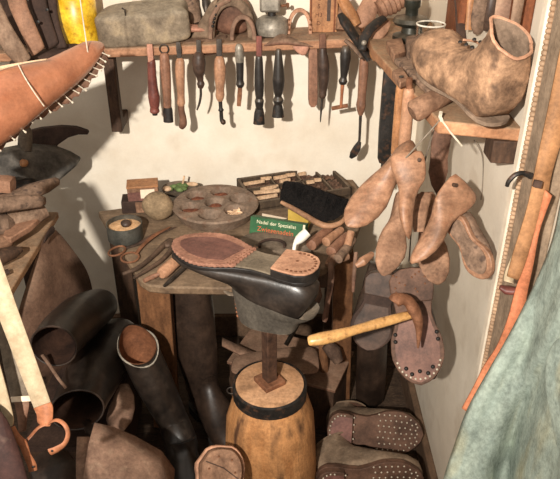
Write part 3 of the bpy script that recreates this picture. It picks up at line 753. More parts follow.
mb = MB(); rod(mb, [at(18, 64, 1.18), at(24, 76, 1.17), at(34, 92, 1.165), at(44, 106, 1.19)], .0011, 6); mb.build('tie_thread', 'twine', t, label='white thread tied across the leather')
p_ = at(88, 54, 1.285); mb = MB(); mb.tube([V(p_.x - .004, p_.y, 1.93), V(p_.x - .001, p_.y, 1.3), p_], .0012, 6)
solo(mb, 'hanging_thread', 'white thread running straight down to the nailed upper', 'thread', 'twine', at(88, 54, 1.285))

# ------------------------------------------------------------------ left bench and what lies on it
BZ = .57
t = thing('side_bench', 'wooden side bench at the left edge heaped with lasts and tools', 'bench', (-.8, 1.2, 0))
MB().box((-.84, 1.22, BZ - .009), (.55, .65, .018)).build('benchtop', 'bench', t, bevel=.003)
MB().box((-0.63, 1.49, .276), (.05, .05, .552)).build('leg', 'darkwood', t)
MB().box((-1.06, 1.49, .276), (.05, .05, .552)).build('leg', 'darkwood', t)
MB().box((-1.03, .93, .285), (.05, .05, .57)).build('leg', 'darkwood', t)
# anvil
c = at(30, 222, y=1.44)
t = thing('bench_anvil', 'dark grey pointed iron anvil at the back of the side bench', 'anvil', V(c.x, 1.51, BZ))
q = [at(a, b_, 1.65 + .0012 * a) for a, b_ in [(-50, 150), (-10, 156), (20, 150), (50, 152), (66, 158), (78, 165), (70, 172), (58, 182), (30, 188), (0, 190), (-50, 196)]]
mb = MB(); mb.rings([q, [p + V(0, .05, 0) for p in q]]); mb.build('horn', 'anvil_grey', t, bevel=.006)
MB().box((-.66, 1.51, .62), (.12, .06, .10)).build('anvil_foot', 'blackiron', t, bevel=.01)
mb = MB(); P = [(18, 134), (40, 129), (60, 127), (75, 128), (87, 132), (88, 135), (78, 135), (68, 138), (58, 145), (54, 150), (54, 160), (40, 172), (15, 168)]
q = [at(a, b_, 1.76) for a, b_ in P]; mb.rings([q, [p + V(0, .02, 0) for p in q]])
solo(mb, 'leather_pattern', 'dark brown beaked leather pattern standing behind the anvil', 'leather pattern', 'form_dark', at(40, 172, 1.76), bevel=.003)
mb = MB(); pxt(mb, [(26, 126, 3, 1.69), (26, 130, 6, 1.69), (25, 140, 7, 1.69), (27, 152, 5, 1.69)], 10)
solo(mb, 'wax_lump', 'small grey lump standing on the anvil behind the leather upper', 'lump', 'lid', at(26, 153, 1.69))
mb = MB(); mb.blob(at(23, 163, 1.672), (.011, .008, .009), 1, .5, 60, seed=4)
solo(mb, 'rust_lump', 'small rusty orange lump stuck on the anvil side', 'lump', 'orange_wood', at(23, 165, 1.672))
GW = 'loose wooden pieces piled on the side bench'
def piece(name, label, pts, m, n=12, ell=1.0, ex=1.0, cat='wooden piece', group=GW, **kw):
    mb = MB(); pxt(mb, pts, n, ell, None, ex)
    return solo(mb, name, label, cat, m, at(pts[0][0], pts[0][1] + pts[0][2] * .8, pts[0][3]), group, **kw)
piece('wooden_billet', 'split greyish wooden handle with blunt end pointing at the wall', [(-10, 205, 8, 1.55), (12, 200, 8.5, 1.57), (30, 192, 8.5, 1.59), (46, 186, 7, 1.61), (57, 181, 4.5, 1.63), (59, 180, 2, 1.63)], 'last_grey', 10, .9, .8)
piece('wooden_block', 'small pinkish wooden block above the grey handles', [(-6, 184, 8, 1.57), (6, 184, 8, 1.57), (13, 185, 7.6, 1.57)], 'form_pink', 8, 1, .5)
piece('round_roller', 'dark rounded wooden roller below the split handle', [(-20, 208, 8, 1.50), (0, 205, 8, 1.52), (25, 202, 7.5, 1.54), (40, 201, 6.5, 1.56), (45, 201, 4, 1.56)], 'last_grey')
piece('wooden_stub', 'short grey brown stub peeking behind the roller', [(10, 222, 11, 1.60), (36, 215, 9, 1.62), (46, 210, 7, 1.63)], 'form_wood')
q = [at(a, b_, z=BZ + .05) for a, b_ in [(8, 222), (26, 212), (40, 211), (41, 216), (30, 226), (10, 238), (2, 236)]]
mb = MB(); mb.rings([[p - V(0, 0, .016) for p in q], q])
t = thing('pierced_board', 'light brown wooden board with a hole near its tip', 'wooden piece', q[0], GW)
mb.build('board', 'form_pink', t, bevel=.003); nails(t, [at(37, 214.5, z=BZ + .051)], V(0, 0, 1), .006, 'blackiron', 'hole', .3)
piece('round_last', 'round knobbly wooden last beside the pierced board', [(-14, 228, 8, 1.55), (-4, 226, 12, 1.57), (6, 225, 12, 1.58), (12, 224, 7, 1.59)], 'last_grey')
piece('wooden_last', 'brown wooden last lying near the bench edge with pale tip', [(-20, 248, 8, 1.52), (-4, 244, 9, 1.54), (8, 240, 7, 1.55), (16, 236, 3, 1.56)], 'last_dusty')
piece('dark_last', 'dark brown wooden last in front of the pale tipped one', [(-20, 262, 8, 1.47), (0, 257, 8.5, 1.49), (14, 252, 6.5, 1.51), (22, 249, 2.5, 1.52)], 'darkwood')
piece('flat_rasp', 'dark flat rasp lying on the bench nearest the suspenders', [(-20, 280, 5, 1.44), (-2, 275, 5.5, 1.46), (9, 271, 4, 1.47)], 'form_dark', 8, .4)

# ------------------------------------------------------------------ hide, crate, boots under the bench
g = [[(44, 238, 1.62), (47, 229, 1.66), (53, 226, 1.70), (62, 236, 1.75)],
     [(34, 262, 1.60), (45, 250, 1.63), (62, 246, 1.72), (78, 256, 1.77)],
     [(24, 290, 1.57), (44, 280, 1.58), (68, 276, 1.72), (90, 272, 1.80)],
     [(16, 315, 1.54), (40, 310, 1.58), (68, 305, 1.70), (95, 296, 1.82)],
     [(10, 345, 1.54), (36, 345, 1.60), (68, 340, 1.70), (97, 320, 1.84)],
     [(6, 380, 1.56), (34, 380, 1.64), (68, 375, 1.76), (100, 350, 1.90)]]
mb = MB(); mb.grid([[at(*p) for p in r] for r in g])
t = thing('leather_hide', 'large brown leather hide sagging between side bench and back wall', 'leather hide', at(40, 380, 1.64))
mb.build('hide_sheet', 'hide', t, solid=.004, sub=3)
mb = MB(); mb.grid([[at(*p) for p in r] for r in [[(45, 238, 1.60), (49, 227, 1.635), (54, 224, 1.66)], [(42, 248, 1.60), (48, 237, 1.625), (57, 232, 1.665)]]])
mb.build('folded_edge', 'form_dark', t, solid=.006, sub=1, label='darker folded top edge')
t = thing('low_crate', 'dark low wooden crate buried under the boots at left', 'crate', (-.475, 1.26, 0))
for yy in (1.08, 1.42): MB().box((-.475, yy, .12), (.18, .015, .2)).build('crate_side', 'darkwood', t)
for xx in (-.56, -.39): MB().box((xx, 1.25, .12), (.012, .34, .2)).build('crate_side', 'darkwood', t)
MB().box((-.475, 1.25, .01), (.17, .34, .02)).build('crate_bottom', 'darkwood', t); MB().box((-.475, 1.25, .227), (.185, .355, .014)).build('crate_lid', 'form_dark', t)

def shaft_tube(name, label, pts, m, lining, rim, ell=.85, up=(0, 0, 1), rimr=.0022, cat='boot', n=26):
    P = catmull([at(a, b_, d) for a, b_, h, d in pts], 5); R = lerp_list([h * d / F for a, b_, h, d in pts], 5)
    t = thing(name, label, cat, P[len(P) // 2])
    # build frames once
    def rings_for(Rs, PP):
        out = []; u = Vector(up)
        for i, p in enumerate(PP):
            tt = (PP[min(i + 1, len(PP) - 1)] - PP[max(i - 1, 0)]).normalized(); u = (u - tt * u.dot(tt)).normalized(); w = tt.cross(u)
            out.append([p + u * Rs[i] * ell * math.cos(a) + w * Rs[i] * math.sin(a) for a in [2 * PI * k / n for k in range(n)]])
        return out
    ro = rings_for(R, P); MB().rings(ro, False, True).build('shaft', m, t, smooth=70)
    k = int(len(P) * .7)
    ri = rings_for([r - .003 for r in R][:k], P[:k]); MB().rings(ri, False, True).build('lining', lining, t, smooth=70)
    mb = MB(); pp = ro[0] + [ro[0][0]]; mb.tube(pp, rimr, 6, cap=False).build('top_rim', rim, t)
    return t
t = shaft_tube('fallen_boot', 'black tall boot lying under the side bench, round opening facing out', [(54, 346, 23, 1.46), (64, 333, 24.5, 1.52), (80, 318, 24, 1.60), (95, 308, 20, 1.68), (103, 304, 16, 1.72), (107, 302, 10, 1.74)], 'black_leather', 'lining_dark', 'black_brown', .95)
mb = MB(); rod(mb, [at(42, 355, 1.45), at(50, 366, 1.44), at(58, 378, 1.43), at(66, 388, 1.43)], .0035, 8, ell=.5); mb.build('pull_strap', 'brown_leather', t, label='thin brown pull strap')
t = shaft_tube('fallen_tall_boot', 'large glossy black boot shaft lying with opening towards the suspenders', [(77, 410, 27, 1.44), (83, 396, 28, 1.50), (94, 374, 30, 1.58), (106, 350, 29, 1.68), (116, 336, 24, 1.75), (121, 330, 14, 1.79)], 'black_leather', 'lining_dark', 'black_brown', .78, (-.2, 0, 1))
# riding boots
def riding(name, label, foot, ang, L, shaft_pts, ell=.9, lining='lining', rim='rim_grey', m='black_leather', sole=True):
    """foot: heel world position on the floor; ang: toe direction"""
    t = thing(name, label, 'boot', foot)
    fm = frame(foot + V(0, 0, .02), (math.cos(ang), math.sin(ang), 0), (0, 0, 1))
    st = boot_stations(L=L)
    mb = MB(); mb.loft(st, fm, n=28, wob=.003, seed=8); mb.build('foot', m, t, smooth=70)
    MB().prism(sole_outline(L, .05, .036), -.008, .006, fm).build('outsole', 'welt', t, bevel=.001)
    MB().prism([(x, y) for x, y in sole_outline(L, .05, .036) if x < .27 * L], -.02, -.008, fm).build('heel', 'welt', t)
    P0 = fm @ V(.055 * L / .3, 0, .075)
    pts = [P0, P0 + V(0, 0, .03)] + [Vector(p) for p, r in shaft_pts]; rad = [.048, .048] + [r for p, r in shaft_pts]
    P = catmull(pts, 6)[::-1]; R = lerp_list(rad, 6)[::-1]
    def rg(Rs, PP):
        out = []; u = V(math.cos(ang), math.sin(ang), 0)
        for i, p in enumerate(PP):
            tt = (PP[min(i + 1, len(PP) - 1)] - PP[max(i - 1, 0)]).normalized(); u = (u - tt * u.dot(tt)).normalized(); w = tt.cross(u)
            out.append([p + u * Rs[i] * math.cos(a) * (1 + .10 * math.cos(2 * a + 1) * (1 if i < 6 else .4)) + w * Rs[i] * ell * math.sin(a) for a in [2 * PI * k / 28 for k in range(28)]])
        return out
    ro = rg(R, P); MB().rings(ro, False, True).build('shaft', m, t, smooth=70)
    k = int(len(P) * .8); MB().rings(rg([r - .003 for r in R][:k], P[:k]), False, True).build('lining', lining, t, smooth=70)
    mb = MB(); mb.tube(ro[0] + [ro[0][0]], .0022, 6, cap=False).build('top_rim', rim, t)
    return t
riding('riding_boot', 'black riding boot leaning left with open tan lined top', V(-.262, 1.24, 0), math.radians(-66), .27, [(at(172, 418, 1.68), .044), (at(153, 380, 1.62), .053), (at(139.5, 351, 1.575), .053), (at(138, 346.5, 1.565), .053)], .84)
riding('riding_boot', 'dark brown black riding boot standing under the table behind its mate', V(-.238, 1.46, 0), math.radians(-58), .27, [(V(-.222, 1.43, .2), .060), (V(-.232, 1.44, .32), .067), (V(-.235, 1.44, .44), .064)], .9, 'lining_dark', 'black_brown', 'black_brown')
# suede pieces
g = [[(94, 424, 1.30), (112, 428, 1.32), (135, 438, 1.33), (160, 452, 1.35), (173, 470, 1.37)],
     [(88, 446, 1.26), (108, 448, 1.27), (132, 455, 1.28), (158, 466, 1.30), (172, 484, 1.33)],
     [(84, 474, 1.24), (104, 476, 1.24), (130, 482, 1.24), (156, 490, 1.26), (170, 500, 1.29)],
     [(84, 500, 1.25), (104, 505, 1.25), (130, 510, 1.25), (156, 515, 1.26), (170, 520, 1.29)]]
mb = MB(); mb.grid([[at(*p) for p in r] for r in g])
solo(mb, 'suede_slab', 'folded grey brown suede slab at the bottom beside the stump', 'leather piece', 'suede', at(125, 505, 1.25), solid=.008)
g = [[(77, 437, 1.33), (94, 437, 1.34)], [(76, 460, 1.31), (92, 460, 1.32)], [(76, 490, 1.29), (92, 490, 1.3)]]
mb = MB(); mb.grid([[at(*p) for p in r] for r in g])
solo(mb, 'suede_offcut', 'narrow suede offcut tucked left of the folded slab', 'leather piece', 'suede', at(84, 489, 1.3), solid=.005)
mb = MB(); pxt(mb, [(124, 385, 5, 1.60), (124, 396, 10, 1.58), (122, 408, 13, 1.56), (119, 420, 13, 1.53), (117, 429, 8, 1.51)], 14, .5)
solo(mb, 'worn_sole', 'light brown worn shoe sole between the fallen boot and riding boot', 'shoe sole', 'suede', at(118, 428, 1.53))
mb = MB(); pxt(mb, [(86, 422, 5, 1.48), (92, 428, 8, 1.45), (100, 432, 6, 1.44)], 10, .5)
solo(mb, 'black_scrap', 'black scrap of leather below the fallen boot opening', 'leather scrap', 'black_brown', at(92, 432, 1.46))
mb = MB(); pxt(mb, [(40, 455, 20, 1.42), (58, 470, 24, 1.38), (62, 500, 24, 1.36)], 14, .6)
solo(mb, 'black_shoe', 'black shoe lost in shadow under the suspenders', 'shoe', 'black_brown', at(58, 500, 1.38), sub=1)
# old wooden form bottom centre
mb = MB(); c = at(222, 470, 1.36)
t = thing('heel_form', 'pale dusty wooden heel form with cracked top standing at bottom centre', 'shoe last', at(222, 500, 1.38))
m4 = frame(c, (.75, -.45, -.5), (.1, -.52, .8))
MB().lathe([(.046, -.09), (.046, -.012), (.043, 0), (.040, .006), (.02, .0075)], m4, 30, wob=.12).build('form_body', 'last_dusty', t)
MB().lathe([(.050, -.04), (.052, -.036), (.052, -.022), (.05, -.018)], m4, 30, wob=.12).build('rand', 'heel_tan', t)
mb = MB(); mb.tube([m4 @ V(-.035, -.01, .0072), m4 @ V(0, .004, .0078), m4 @ V(.036, .008, .0072)], .0014, 5).build('crack', 'dirt', t)
nails(t, [m4 @ V(.026 * math.cos(a), .026 * math.sin(a), .0072) for a in (0.5, 1.5, 2.6, 3.8, 5)], m4.to_3x3() @ V(0, 0, 1), .0026, 'rust')

# ------------------------------------------------------------------ suspenders and apron, lower left
t = thing('suspenders', 'cream and grey webbing suspenders with tan leather ends hanging at lower left', 'suspenders', at(20, 400, 1.0))
mb = MB(); ribbon(mb, [(-70, 170, -45, 160, .97), (-28, 250, -8, 238, .98), (0, 320, 18, 310, 1.0), (20, 372, 37, 363, 1.01), (36, 413, 52, 406, 1.02)], 5, .03); mb.build('strap', 'webbing', t, solid=.0025)
mb = MB(); ribbon(mb, [(-60, 190, -44, 184, .985), (-26, 270, -8, 262, 1.0), (-4, 330, 14, 325, 1.02), (5, 372, 24, 366, 1.03), (12, 400, 30, 399, 1.035)], 5, .03); mb.build('strap', 'webbing_grey', t, solid=.0025, label='grey webbing strap')
mb = MB(); ribbon(mb, [(-60, 260, -46, 250, .95), (-30, 330, -14, 322, .96), (-12, 372, 0, 365, .97), (4, 418, 13, 415, .985), (9, 428, 12, 426, .985)], 5, .03); mb.build('strap', 'webbing', t, solid=.0025)
mb = MB(); ribbon(mb, [(11, 397, 30, 395.5, 1.03), (12, 402, 31, 401, 1.03)]); mb.build('strap_tip', 'cream_card', t, solid=.004)
mb = MB(); ribbon(mb, [(34, 408, 51, 402, 1.013), (37, 414, 53, 408.5, 1.013), (38, 422, 52.5, 420, 1.013), (43, 426, 50, 426, 1.013)]); mb.build('leather_end', 'tan_leather', t, solid=.004)
mb = MB(); ribbon(mb, [(14, 401, 29, 401, 1.032), (16, 408, 29, 407, 1.032), (18, 420, 27, 418, 1.035), (19, 432, 26, 430, 1.04)]); mb.build('leather_end', 'brown_leather', t, solid=.004)
mb = MB(); rod(mb, [at(48, 424, 1.012), at(56, 420, 1.005), at(64, 424, 1.0), at(68, 433, 1.0), at(65, 443, 1.0), at(57, 449, 1.0), at(50, 452, 1.0)], [.003, .0032, .0032, .0034, .004, .006, .007], 8, 5, ell=.5); mb.build('button_loop', 'tan_leather', t)
mb = MB(); rod(mb, [at(46, 424, 1.012), at(38, 428, 1.01), at(30, 437, 1.0), at(24, 443, 1.0)], .0032, 8, 5, ell=.5); mb.build('button_loop', 'tan_leather', t)
mb = MB(); rod(mb, [at(12, 427, .985), at(16, 436, .985), at(23, 444, .985), at(27, 455, .985), at(32, 465, .985), at(33, 471, .985)], [.004, .0055, .006, .005, .006, .006], 8, 5, ell=.4); mb.build('button_loop', 'tan_leather', t)
nails(t, [at(52, 451, .995), at(33, 467, .98)], V(0, -1, .3), .002, 'blackiron', 'button_hole', .4)
g = [[(-40, 392, .95), (-15, 398, .95), (2, 410, .955), (10, 424, .96)], [(-40, 430, .94), (-12, 432, .94), (8, 438, .945), (19, 448, .955)], [(-40, 470, .94), (-10, 470, .935), (14, 472, .94), (28, 476, .95)], [(-40, 520, .95), (-5, 520, .945), (20, 520, .95), (38, 520, .955)]]
mb = MB(); mb.grid([[at(*p) for p in r] for r in g])
solo(mb, 'leather_apron', 'dark maroon leather apron at the bottom left corner', 'apron', 'maroon_apron', at(0, 500, .95), solid=.005, sub=2)

# ------------------------------------------------------------------ things on the table
def tb(px, py, z=TZ): return at(px, py, z=z)
# paste tin
c = tb(126, 238)
t = thing('paste_tin', 'open round grey tin of pale paste at the table corner', 'tin', c)
MB().lathe([(.041, 0), (.043, .002), (.043, .042), (.0405, .042), (.0405, .03)], TR(c), 32, True, False).build('can', 'tin', t)
MB().lathe([(.0405, .031), (.02, .036), (.001, .037)], TR(c), 24, False, True, wob=.0).build('paste', 'paste', t)
MB().blob(c + V(.004, -.003, .042), (.0125, .0125, .009), 1, .2, 60).build('dark_plug', 'dark_handle', t)
# boxes
c = tb(143, 212)
t = thing('lower_box', 'small grey brown box with pale front under the open box', 'box', c)
mm = TR(c + V(0, .02, 0), .12)
MB().box((-.005, 0, .017), (.10, .05, .034), mm).build('box_body', 'form_dark', t, bevel=.002)
MB().box((.012, -.0265, .017), (.062, .003, .03), mm).build('pale_front', 'last_dusty', t, bevel=.001)
t = thing('upper_box', 'small pale lidded box with dark decorated side, topmost of the stack', 'box', c + V(0, .02, .034))
mm = TR(c + V(.002, .02, .0345), .16)
MB().box((0, 0, .018), (.078, .046, .036), mm).build('box_body', 'last_dusty', t, bevel=.002)
MB().box((0, -.0235, .013), (.076, .002, .024), mm).build('dark_band', 'sole_dark', t)
MB().box((.012, -.0248, .02), (.036, .002, .024), mm).build('paper_label', 'cream_card', t)
MB().box((0, 0, .0385), (.08, .05, .005), mm).build('lid', 'orange_wood', t, bevel=.001)
# ball
c = tb(158, 221)
mb = MB(); mb.blob(c + V(0, .015, .036), (.040, .034, .037), 1, .1, 25, TR((0, 0, 0)))
solo(mb, 'wax_ball', 'round rough ball of grey wax beside the box stack', 'wax ball', 'wax', c)
# green dish
c = tb(179, 193)
t = thing('dish', 'small dark dish of green and pale scraps behind the round mould', 'dish', c)
MB().lathe([(.025, 0), (.04, .006), (.046, .016), (.044, .016), (.03, .008), (.001, .006)], TR(c), 26).build('bowl', 'lid', t)
mb = MB()
for k in range(9): mb.blob(c + V(random.uniform(-.028, .028), random.uniform(-.02, .02), .018), (.011, .007, .006), 1, .4, 60, seed=k)
mb.build('green_scraps', 'greens', t, kind='stuff')
mb = MB(); mb.blob(c + V(-.03, -.015, .02), (.012, .01, .007), 1, .2, 40); mb.blob(c + V(.035, .01, .022), (.016, .006, .006), 1, .2, 40)
mb.tube([c + V(.01, .01, .02), c + V(.016, .014, .045)], .003, 6)
mb.build('pale_scraps', 'peg', t, kind='stuff')
# muffin mould
c = tb(216, 214); RR = .107; H = .034
cups = [(0, 0)] + [(.066 * math.cos(math.radians(a)), .066 * math.sin(math.radians(a))) for a in range(22, 382, 60)]
def depth(x, y):
    d = 0
    for cx, cy in cups:
        q = math.hypot(x - cx, y - cy) / .0275
        if q < 1: d = max(d, .022 * (1 - max(0, (q - .62) / .38) ** 1.6))
    return d
mb = MB(); rings = []
for j in range(46):
    r = RR * j / 45 if j else .0004
    rings.append([c + V(r * math.cos(a), r * math.sin(a), H - depth(r * math.cos(a), r * math.sin(a))) for a in [2 * PI * k / 120 for k in range(120)]])
rings.append([c + V((RR + .004) * math.cos(a), (RR + .004) * math.sin(a), H - .004) for a in [2 * PI * k / 120 for k in range(120)]])
rings.append([c + V((RR - .012) * math.cos(a), (RR - .012) * math.sin(a), 0) for a in [2 * PI * k / 120 for k in range(120)]])
mb.rings(rings)
t = thing('muffin_mould', 'round brown seven cup mould holding pegs on the table', 'mould', c)
mb.build('mould_body', 'muffin', t, smooth=40)
for i, (cx, cy) in enumerate(cups):
    if i in (1, 5): continue
    mb = MB(); mb.blob(c + V(cx, cy, H - .016), (.0205, .0205, .005), 1, .35, 90, seed=i); mb.build('cup_filling', 'cup_fill', t, kind='stuff')
mb = MB()
for k in range(16):
    cx, cy = cups[6]; a = random.uniform(0, PI); p = c + V(cx + random.uniform(-.014, .014), cy + random.uniform(-.012, .012), H - .012 + random.uniform(0, .009)); v = V(math.cos(a), math.sin(a), .1) * .008
    mb.tube([p - v, p + v], .0024, 5)
solo(mb, 'wooden_pegs', 'pale wooden pegs heaped in one cup of the round mould', 'pegs', 'peg', c + V(.06, -.02, H - .01), kind='stuff')
# compartment tray
yaw = math.radians(19); c = at(293, 196, z=TZ); c = c + V(.002, .025, 0); W, Dp, Hh = .28, .16, .024
mm = TR(c, yaw)
t = thing('nail_tray', 'dark wooden compartment tray of nails at the back of the table', 'tray', c)
MB().box((0, 0, .004), (W, Dp, .008), mm).build('tray_base', 'tray', t)
for sx in (-1, 1): MB().box((sx * (W / 2 - .004), 0, Hh / 2 + .004), (.008, Dp, Hh), mm).build('tray_side', 'tray', t, bevel=.001)
for sy in (-1, 1): MB().box((0, sy * (Dp / 2 - .004), Hh / 2 + .004), (W, .008, Hh), mm).build('tray_side', 'tray', t, bevel=.001)
for x in (-.048, .028, .088): MB().box((x, 0, .016), (.005, Dp - .016, .018), mm).build('divider', 'tray', t)
MB().box((-.02, .012, .016), (W - .05, .005, .018), mm).build('divider', 'tray', t)
GP = 'pale wooden pegs laid in the nail tray'
for k, (x0, x1) in enumerate(((-.13, -.05), (-.045, .026), (.03, .086), (.092, .13))):
    for r, (y0, y1) in enumerate(((-.068, .008), (.016, .068))):
        mb = MB(); rows = []
        for i in range(9):
            rows.append([mm @ V(x0 + (x1 - x0) * j / 8, y0 + (y1 - y0) * i / 8, .014 + .008 * noise.noise(V(i * .9 + k * 7, j * .9, r * 5))) for j in range(9)])
        mb.grid(rows)
        solo(mb, 'nail_heap', 'rusty nails and shoe tacks filling the compartment tray', 'nails', 'nail_pile', mm @ V((x0 + x1) / 2, (y0 + y1) / 2, .01), 'nail heaps in the compartment tray', kind='stuff')
for x, y, ln in ((-.10, .045, .06), (-.085, -.02, .07), (-.07, .0, .05), (-.02, .055, .04), (-.015, .03, .03), (.045, .056, .022), (.012, .06, .026), (.048, -.002, .022), (.072, .004, .02), (-.095, -.05, .06), (-.06, .06, .03)):
    p = mm @ V(x, y, .024); a = yaw + random.uniform(-.15, .15); v = V(math.cos(a), math.sin(a), 0) * ln / 2
    mb = MB(); mb.tube([p - v, p + v], .005, 6, ex=.6)
    solo(mb, 'wooden_peg', 'pale wooden peg or slip lying on nails in the compartment tray', 'peg', 'peg', p - V(0, 0, .004), GP)
# brush
t = thing('shoe_brush', 'large shoe brush with black bristles up leaning on the nail tray', 'brush', at(315, 225, 1.66))
bp = [(281, 200, 1.70), (292, 206, 1.69), (306, 214, 1.67), (320, 222, 1.65), (330, 224, 1.645), (340, 221, 1.65), (346, 215, 1.66)]
A = catmull([at(a, b_ + 2, d - .03) for a, b_, d in bp], 5)
mb = MB(); mb.tube(A, lerp_list([.004, .006, .0065, .007, .0065, .0055, .004], 5), 10, 1.1, up=(.35, .75, .35)); mb.build('brush_back', 'brush_wood', t)
rows = []
bl = [(281, 191, 280, 203, 1.71), (292, 192, 290, 207, 1.70), (304, 195, 302, 213, 1.68), (316, 199, 313, 219, 1.67), (328, 204, 322, 222, 1.66), (340, 208, 334, 220, 1.665), (346, 209, 342, 215, 1.67)]
lo = catmull([at(r[2], r[3], r[4] - .02) for r in bl], 5); hi = catmull([at(r[0], r[1], r[4] + .012) for r in bl], 5)
mb = MB(); rings = []
for i, (a, b_) in enumerate(zip(lo, hi)):
    dn = V(.2, .8, .35) * .042
    ring = [a, a + (b_ - a) * .6 - dn * .15, b_ - dn * .1, b_ + dn * .5, b_ + dn * .9, a + dn * .8]
    rings.append([p + V(0, 0, 1) * .003 * noise.noise(p * 300) for p in ring])
mb.rings(rings); mb.build('bristles', 'bristle', t, smooth=30, kind='stuff')
mb = MB()
for k in range(520):
    i = random.randrange(len(lo) - 1); f = random.random(); a = lo[i] + (lo[i + 1] - lo[i]) * f; b_ = hi[i] + (hi[i + 1] - hi[i]) * f
    q = random.random(); off = V(.2, .8, .35) * .042 * (q - .1); p = a + (b_ - a) * .7 + off * .7
    e = b_ + off + (b_ - a).normalized() * random.uniform(.0005, .003) + V(random.uniform(-.002, .002), 0, 0)
    mb.tube([p, e], .0007, 3, cap=False)
mb.build('bristle_tips', 'bristle', t, kind='stuff')
# green box with lettering
p0 = tb(249, 235, TZ + .004); p1 = tb(304, 244, TZ + .004)
xa = (p1 - p0); W = xa.length; xa.normalize()
upv = V(0, .55, .83); mm = frame((p0 + p1) / 2, xa, (0, -.96, .28)); yv = mm.to_3x3() @ V(0, 1, 0)
t = thing('green_box', 'green cardboard packet with white and red lettering behind the upturned boot', 'packet', (p0 + p1) / 2)
HB = .047
MB().box((0, HB / 2, -.012), (W, HB, .024), mm).build('carton', 'green', t, bevel=.001)
MB().box((0, .004, .0003), (W * .36, .006, .001), mm).build('cream_strip', 'cream_card', t)
MB().box((W / 2 - .004, HB / 2, .0003), (.005, HB * .96, .001), mm).build('cream_strip', 'cream_card', t)
text('Nadel der Spezialist', .0125, 'white_ink', t, mm @ Matrix.Translation((-.003, HB * .78, .001)), sx=1.0)
text('Zwiegenadeln', .0165, 'red_ink', t, mm @ Matrix.Translation((-.004, HB * .42, .001)), sx=1.0)
q = [at(262, 213, 1.77), at(287, 218, 1.755), at(287, 222, 1.74), at(262, 217, 1.755)]
mb = MB(); mb.rings([[p - V(0, 0, .012) for p in q], q])
solo(mb, 'cream_packet', 'cream paper packet lying behind the green packet', 'packet', 'cream_card', q[0], bevel=.001)
q = [at(288, 209, 1.735), at(311, 216, 1.715), at(307, 224, 1.69), at(288, 219, 1.705)]
mb = MB(); mb.rings([[p - V(0, 0, .02) for p in q], q])
solo(mb, 'yellow_packet', 'yellow cardboard packet between the green packet and the brush', 'packet', 'yellow_card', q[0], bevel=.001)
# dark lid with horseshoe
c = tb(272, 253)
t = thing('leather_disc', 'dark round leather disc lying behind the upturned boot', 'leather disc', c)
MB().lathe([(.092, 0), (.096, .004), (.092, .012), (.07, .018), (.001, .019)], TR(c), 40, wob=.06).build('disc', 'lid', t)
mb = MB(); cc = tb(272, 245, TZ + .022)
mb.tube([cc + V(math.cos(a) * .030, math.sin(a) * .026, 0) for a in [math.radians(200 - 220 * k / 14) for k in range(15)]], .0034, 8)
solo(mb, 'loose_heel_iron', 'thin dark heel iron lying on the round leather disc', 'heel iron', 'form_dark', cc)
# clay pipe
t = thing('clay_pipe', 'small white clay pipe standing behind the tan heel', 'pipe', at(293, 258, 1.52))
mb = MB(); P = [at(295.5, 243, 1.515), at(299, 239.5, 1.515), at(303, 236, 1.515), at(307.5, 232, 1.515)]; mb.tube(P, [.006, .0105, .0115, .0105], 14).build('bowl', 'clay', t)
mb = MB(); rod(mb, [at(297, 241, 1.515), at(295, 244, 1.515), at(294, 250, 1.515), at(293, 258, 1.515)], [.0055, .0045, .0042, .004], 10); mb.build('stem', 'clay', t)
# scissors
GZ = TZ + .006
t = thing('scissors', 'old dark iron scissors with two finger loops beside the paste tin', 'scissors', tb(140, 248, TZ))
def lp(cx, cy, rx, ry, rot=0): return [tb(cx + rx * math.cos(a) * math.cos(rot) - ry * math.sin(a) * math.sin(rot), cy + rx * math.cos(a) * math.sin(rot) + ry * math.sin(a) * math.cos(rot), GZ) for a in [2 * PI * k / 16 for k in range(17)]]
mb = MB(); mb.tube(lp(117, 251, 9, 4, -.35), .0026, 8, cap=False).build('finger_loop', 'rust', t)
mb = MB(); mb.tube(lp(130, 257.5, 9, 5, -.15), .0026, 8, cap=False).build('finger_loop', 'rust', t)
mb = MB(); rod(mb, [tb(125, 248, GZ), tb(138, 244, GZ), tb(152, 236, GZ), tb(176, 227, GZ)], [.004, .005, .006, .002], 8, ell=.5); mb.build('blade', 'dark_handle', t)
mb = MB(); rod(mb, [tb(136, 254, GZ + .003), tb(142, 246, GZ + .003), tb(155, 235, GZ + .003), tb(170, 227, GZ + .003)], [.004, .005, .006, .002], 8, ell=.5); mb.build('blade', 'rust', t)
t = thing('pincers', 'long dark iron pincers lying on the table edge with open handles', 'pincers', tb(150, 262, TZ))
mb = MB(); rod(mb, [tb(123, 274, GZ), tb(138, 268, GZ), tb(152, 257, GZ), tb(164, 245, GZ), tb(170, 240, GZ)], [.004, .0055, .0055, .007, .006], 8); mb.build('handle', 'rust_dark', t)
mb = MB(); rod(mb, [tb(134, 278, GZ), tb(147, 270, GZ), tb(162, 260, GZ), tb(172, 248, GZ), tb(170, 240, GZ)], [.003, .005, .005, .007, .006], 8); mb.build('handle', 'rust_dark', t)
mb = MB(); mb.blob(tb(168, 244, GZ), (.014, .014, .008), 1, .1).build('jaw', 'rust_dark', t)
t = thing('cork_handled_awl', 'tan cork handled awl lying at the front table edge', 'awl', tb(168, 268, TZ))
mb = MB(); mb.tube([tb(161, 274, TZ + .015), tb(163, 272.5, TZ + .015), tb(180, 258, TZ + .015), tb(182, 256, TZ + .015)], [.011, .0145, .013, .010], 14).build('handle', 'tan_handle', t)
mb = MB(); rod(mb, [tb(162, 273, TZ + .012), tb(152, 277, TZ + .008), tb(144, 281, TZ + .007)], [.005, .006, .005], 8); mb.build('shaft', 'brown_handle', t)
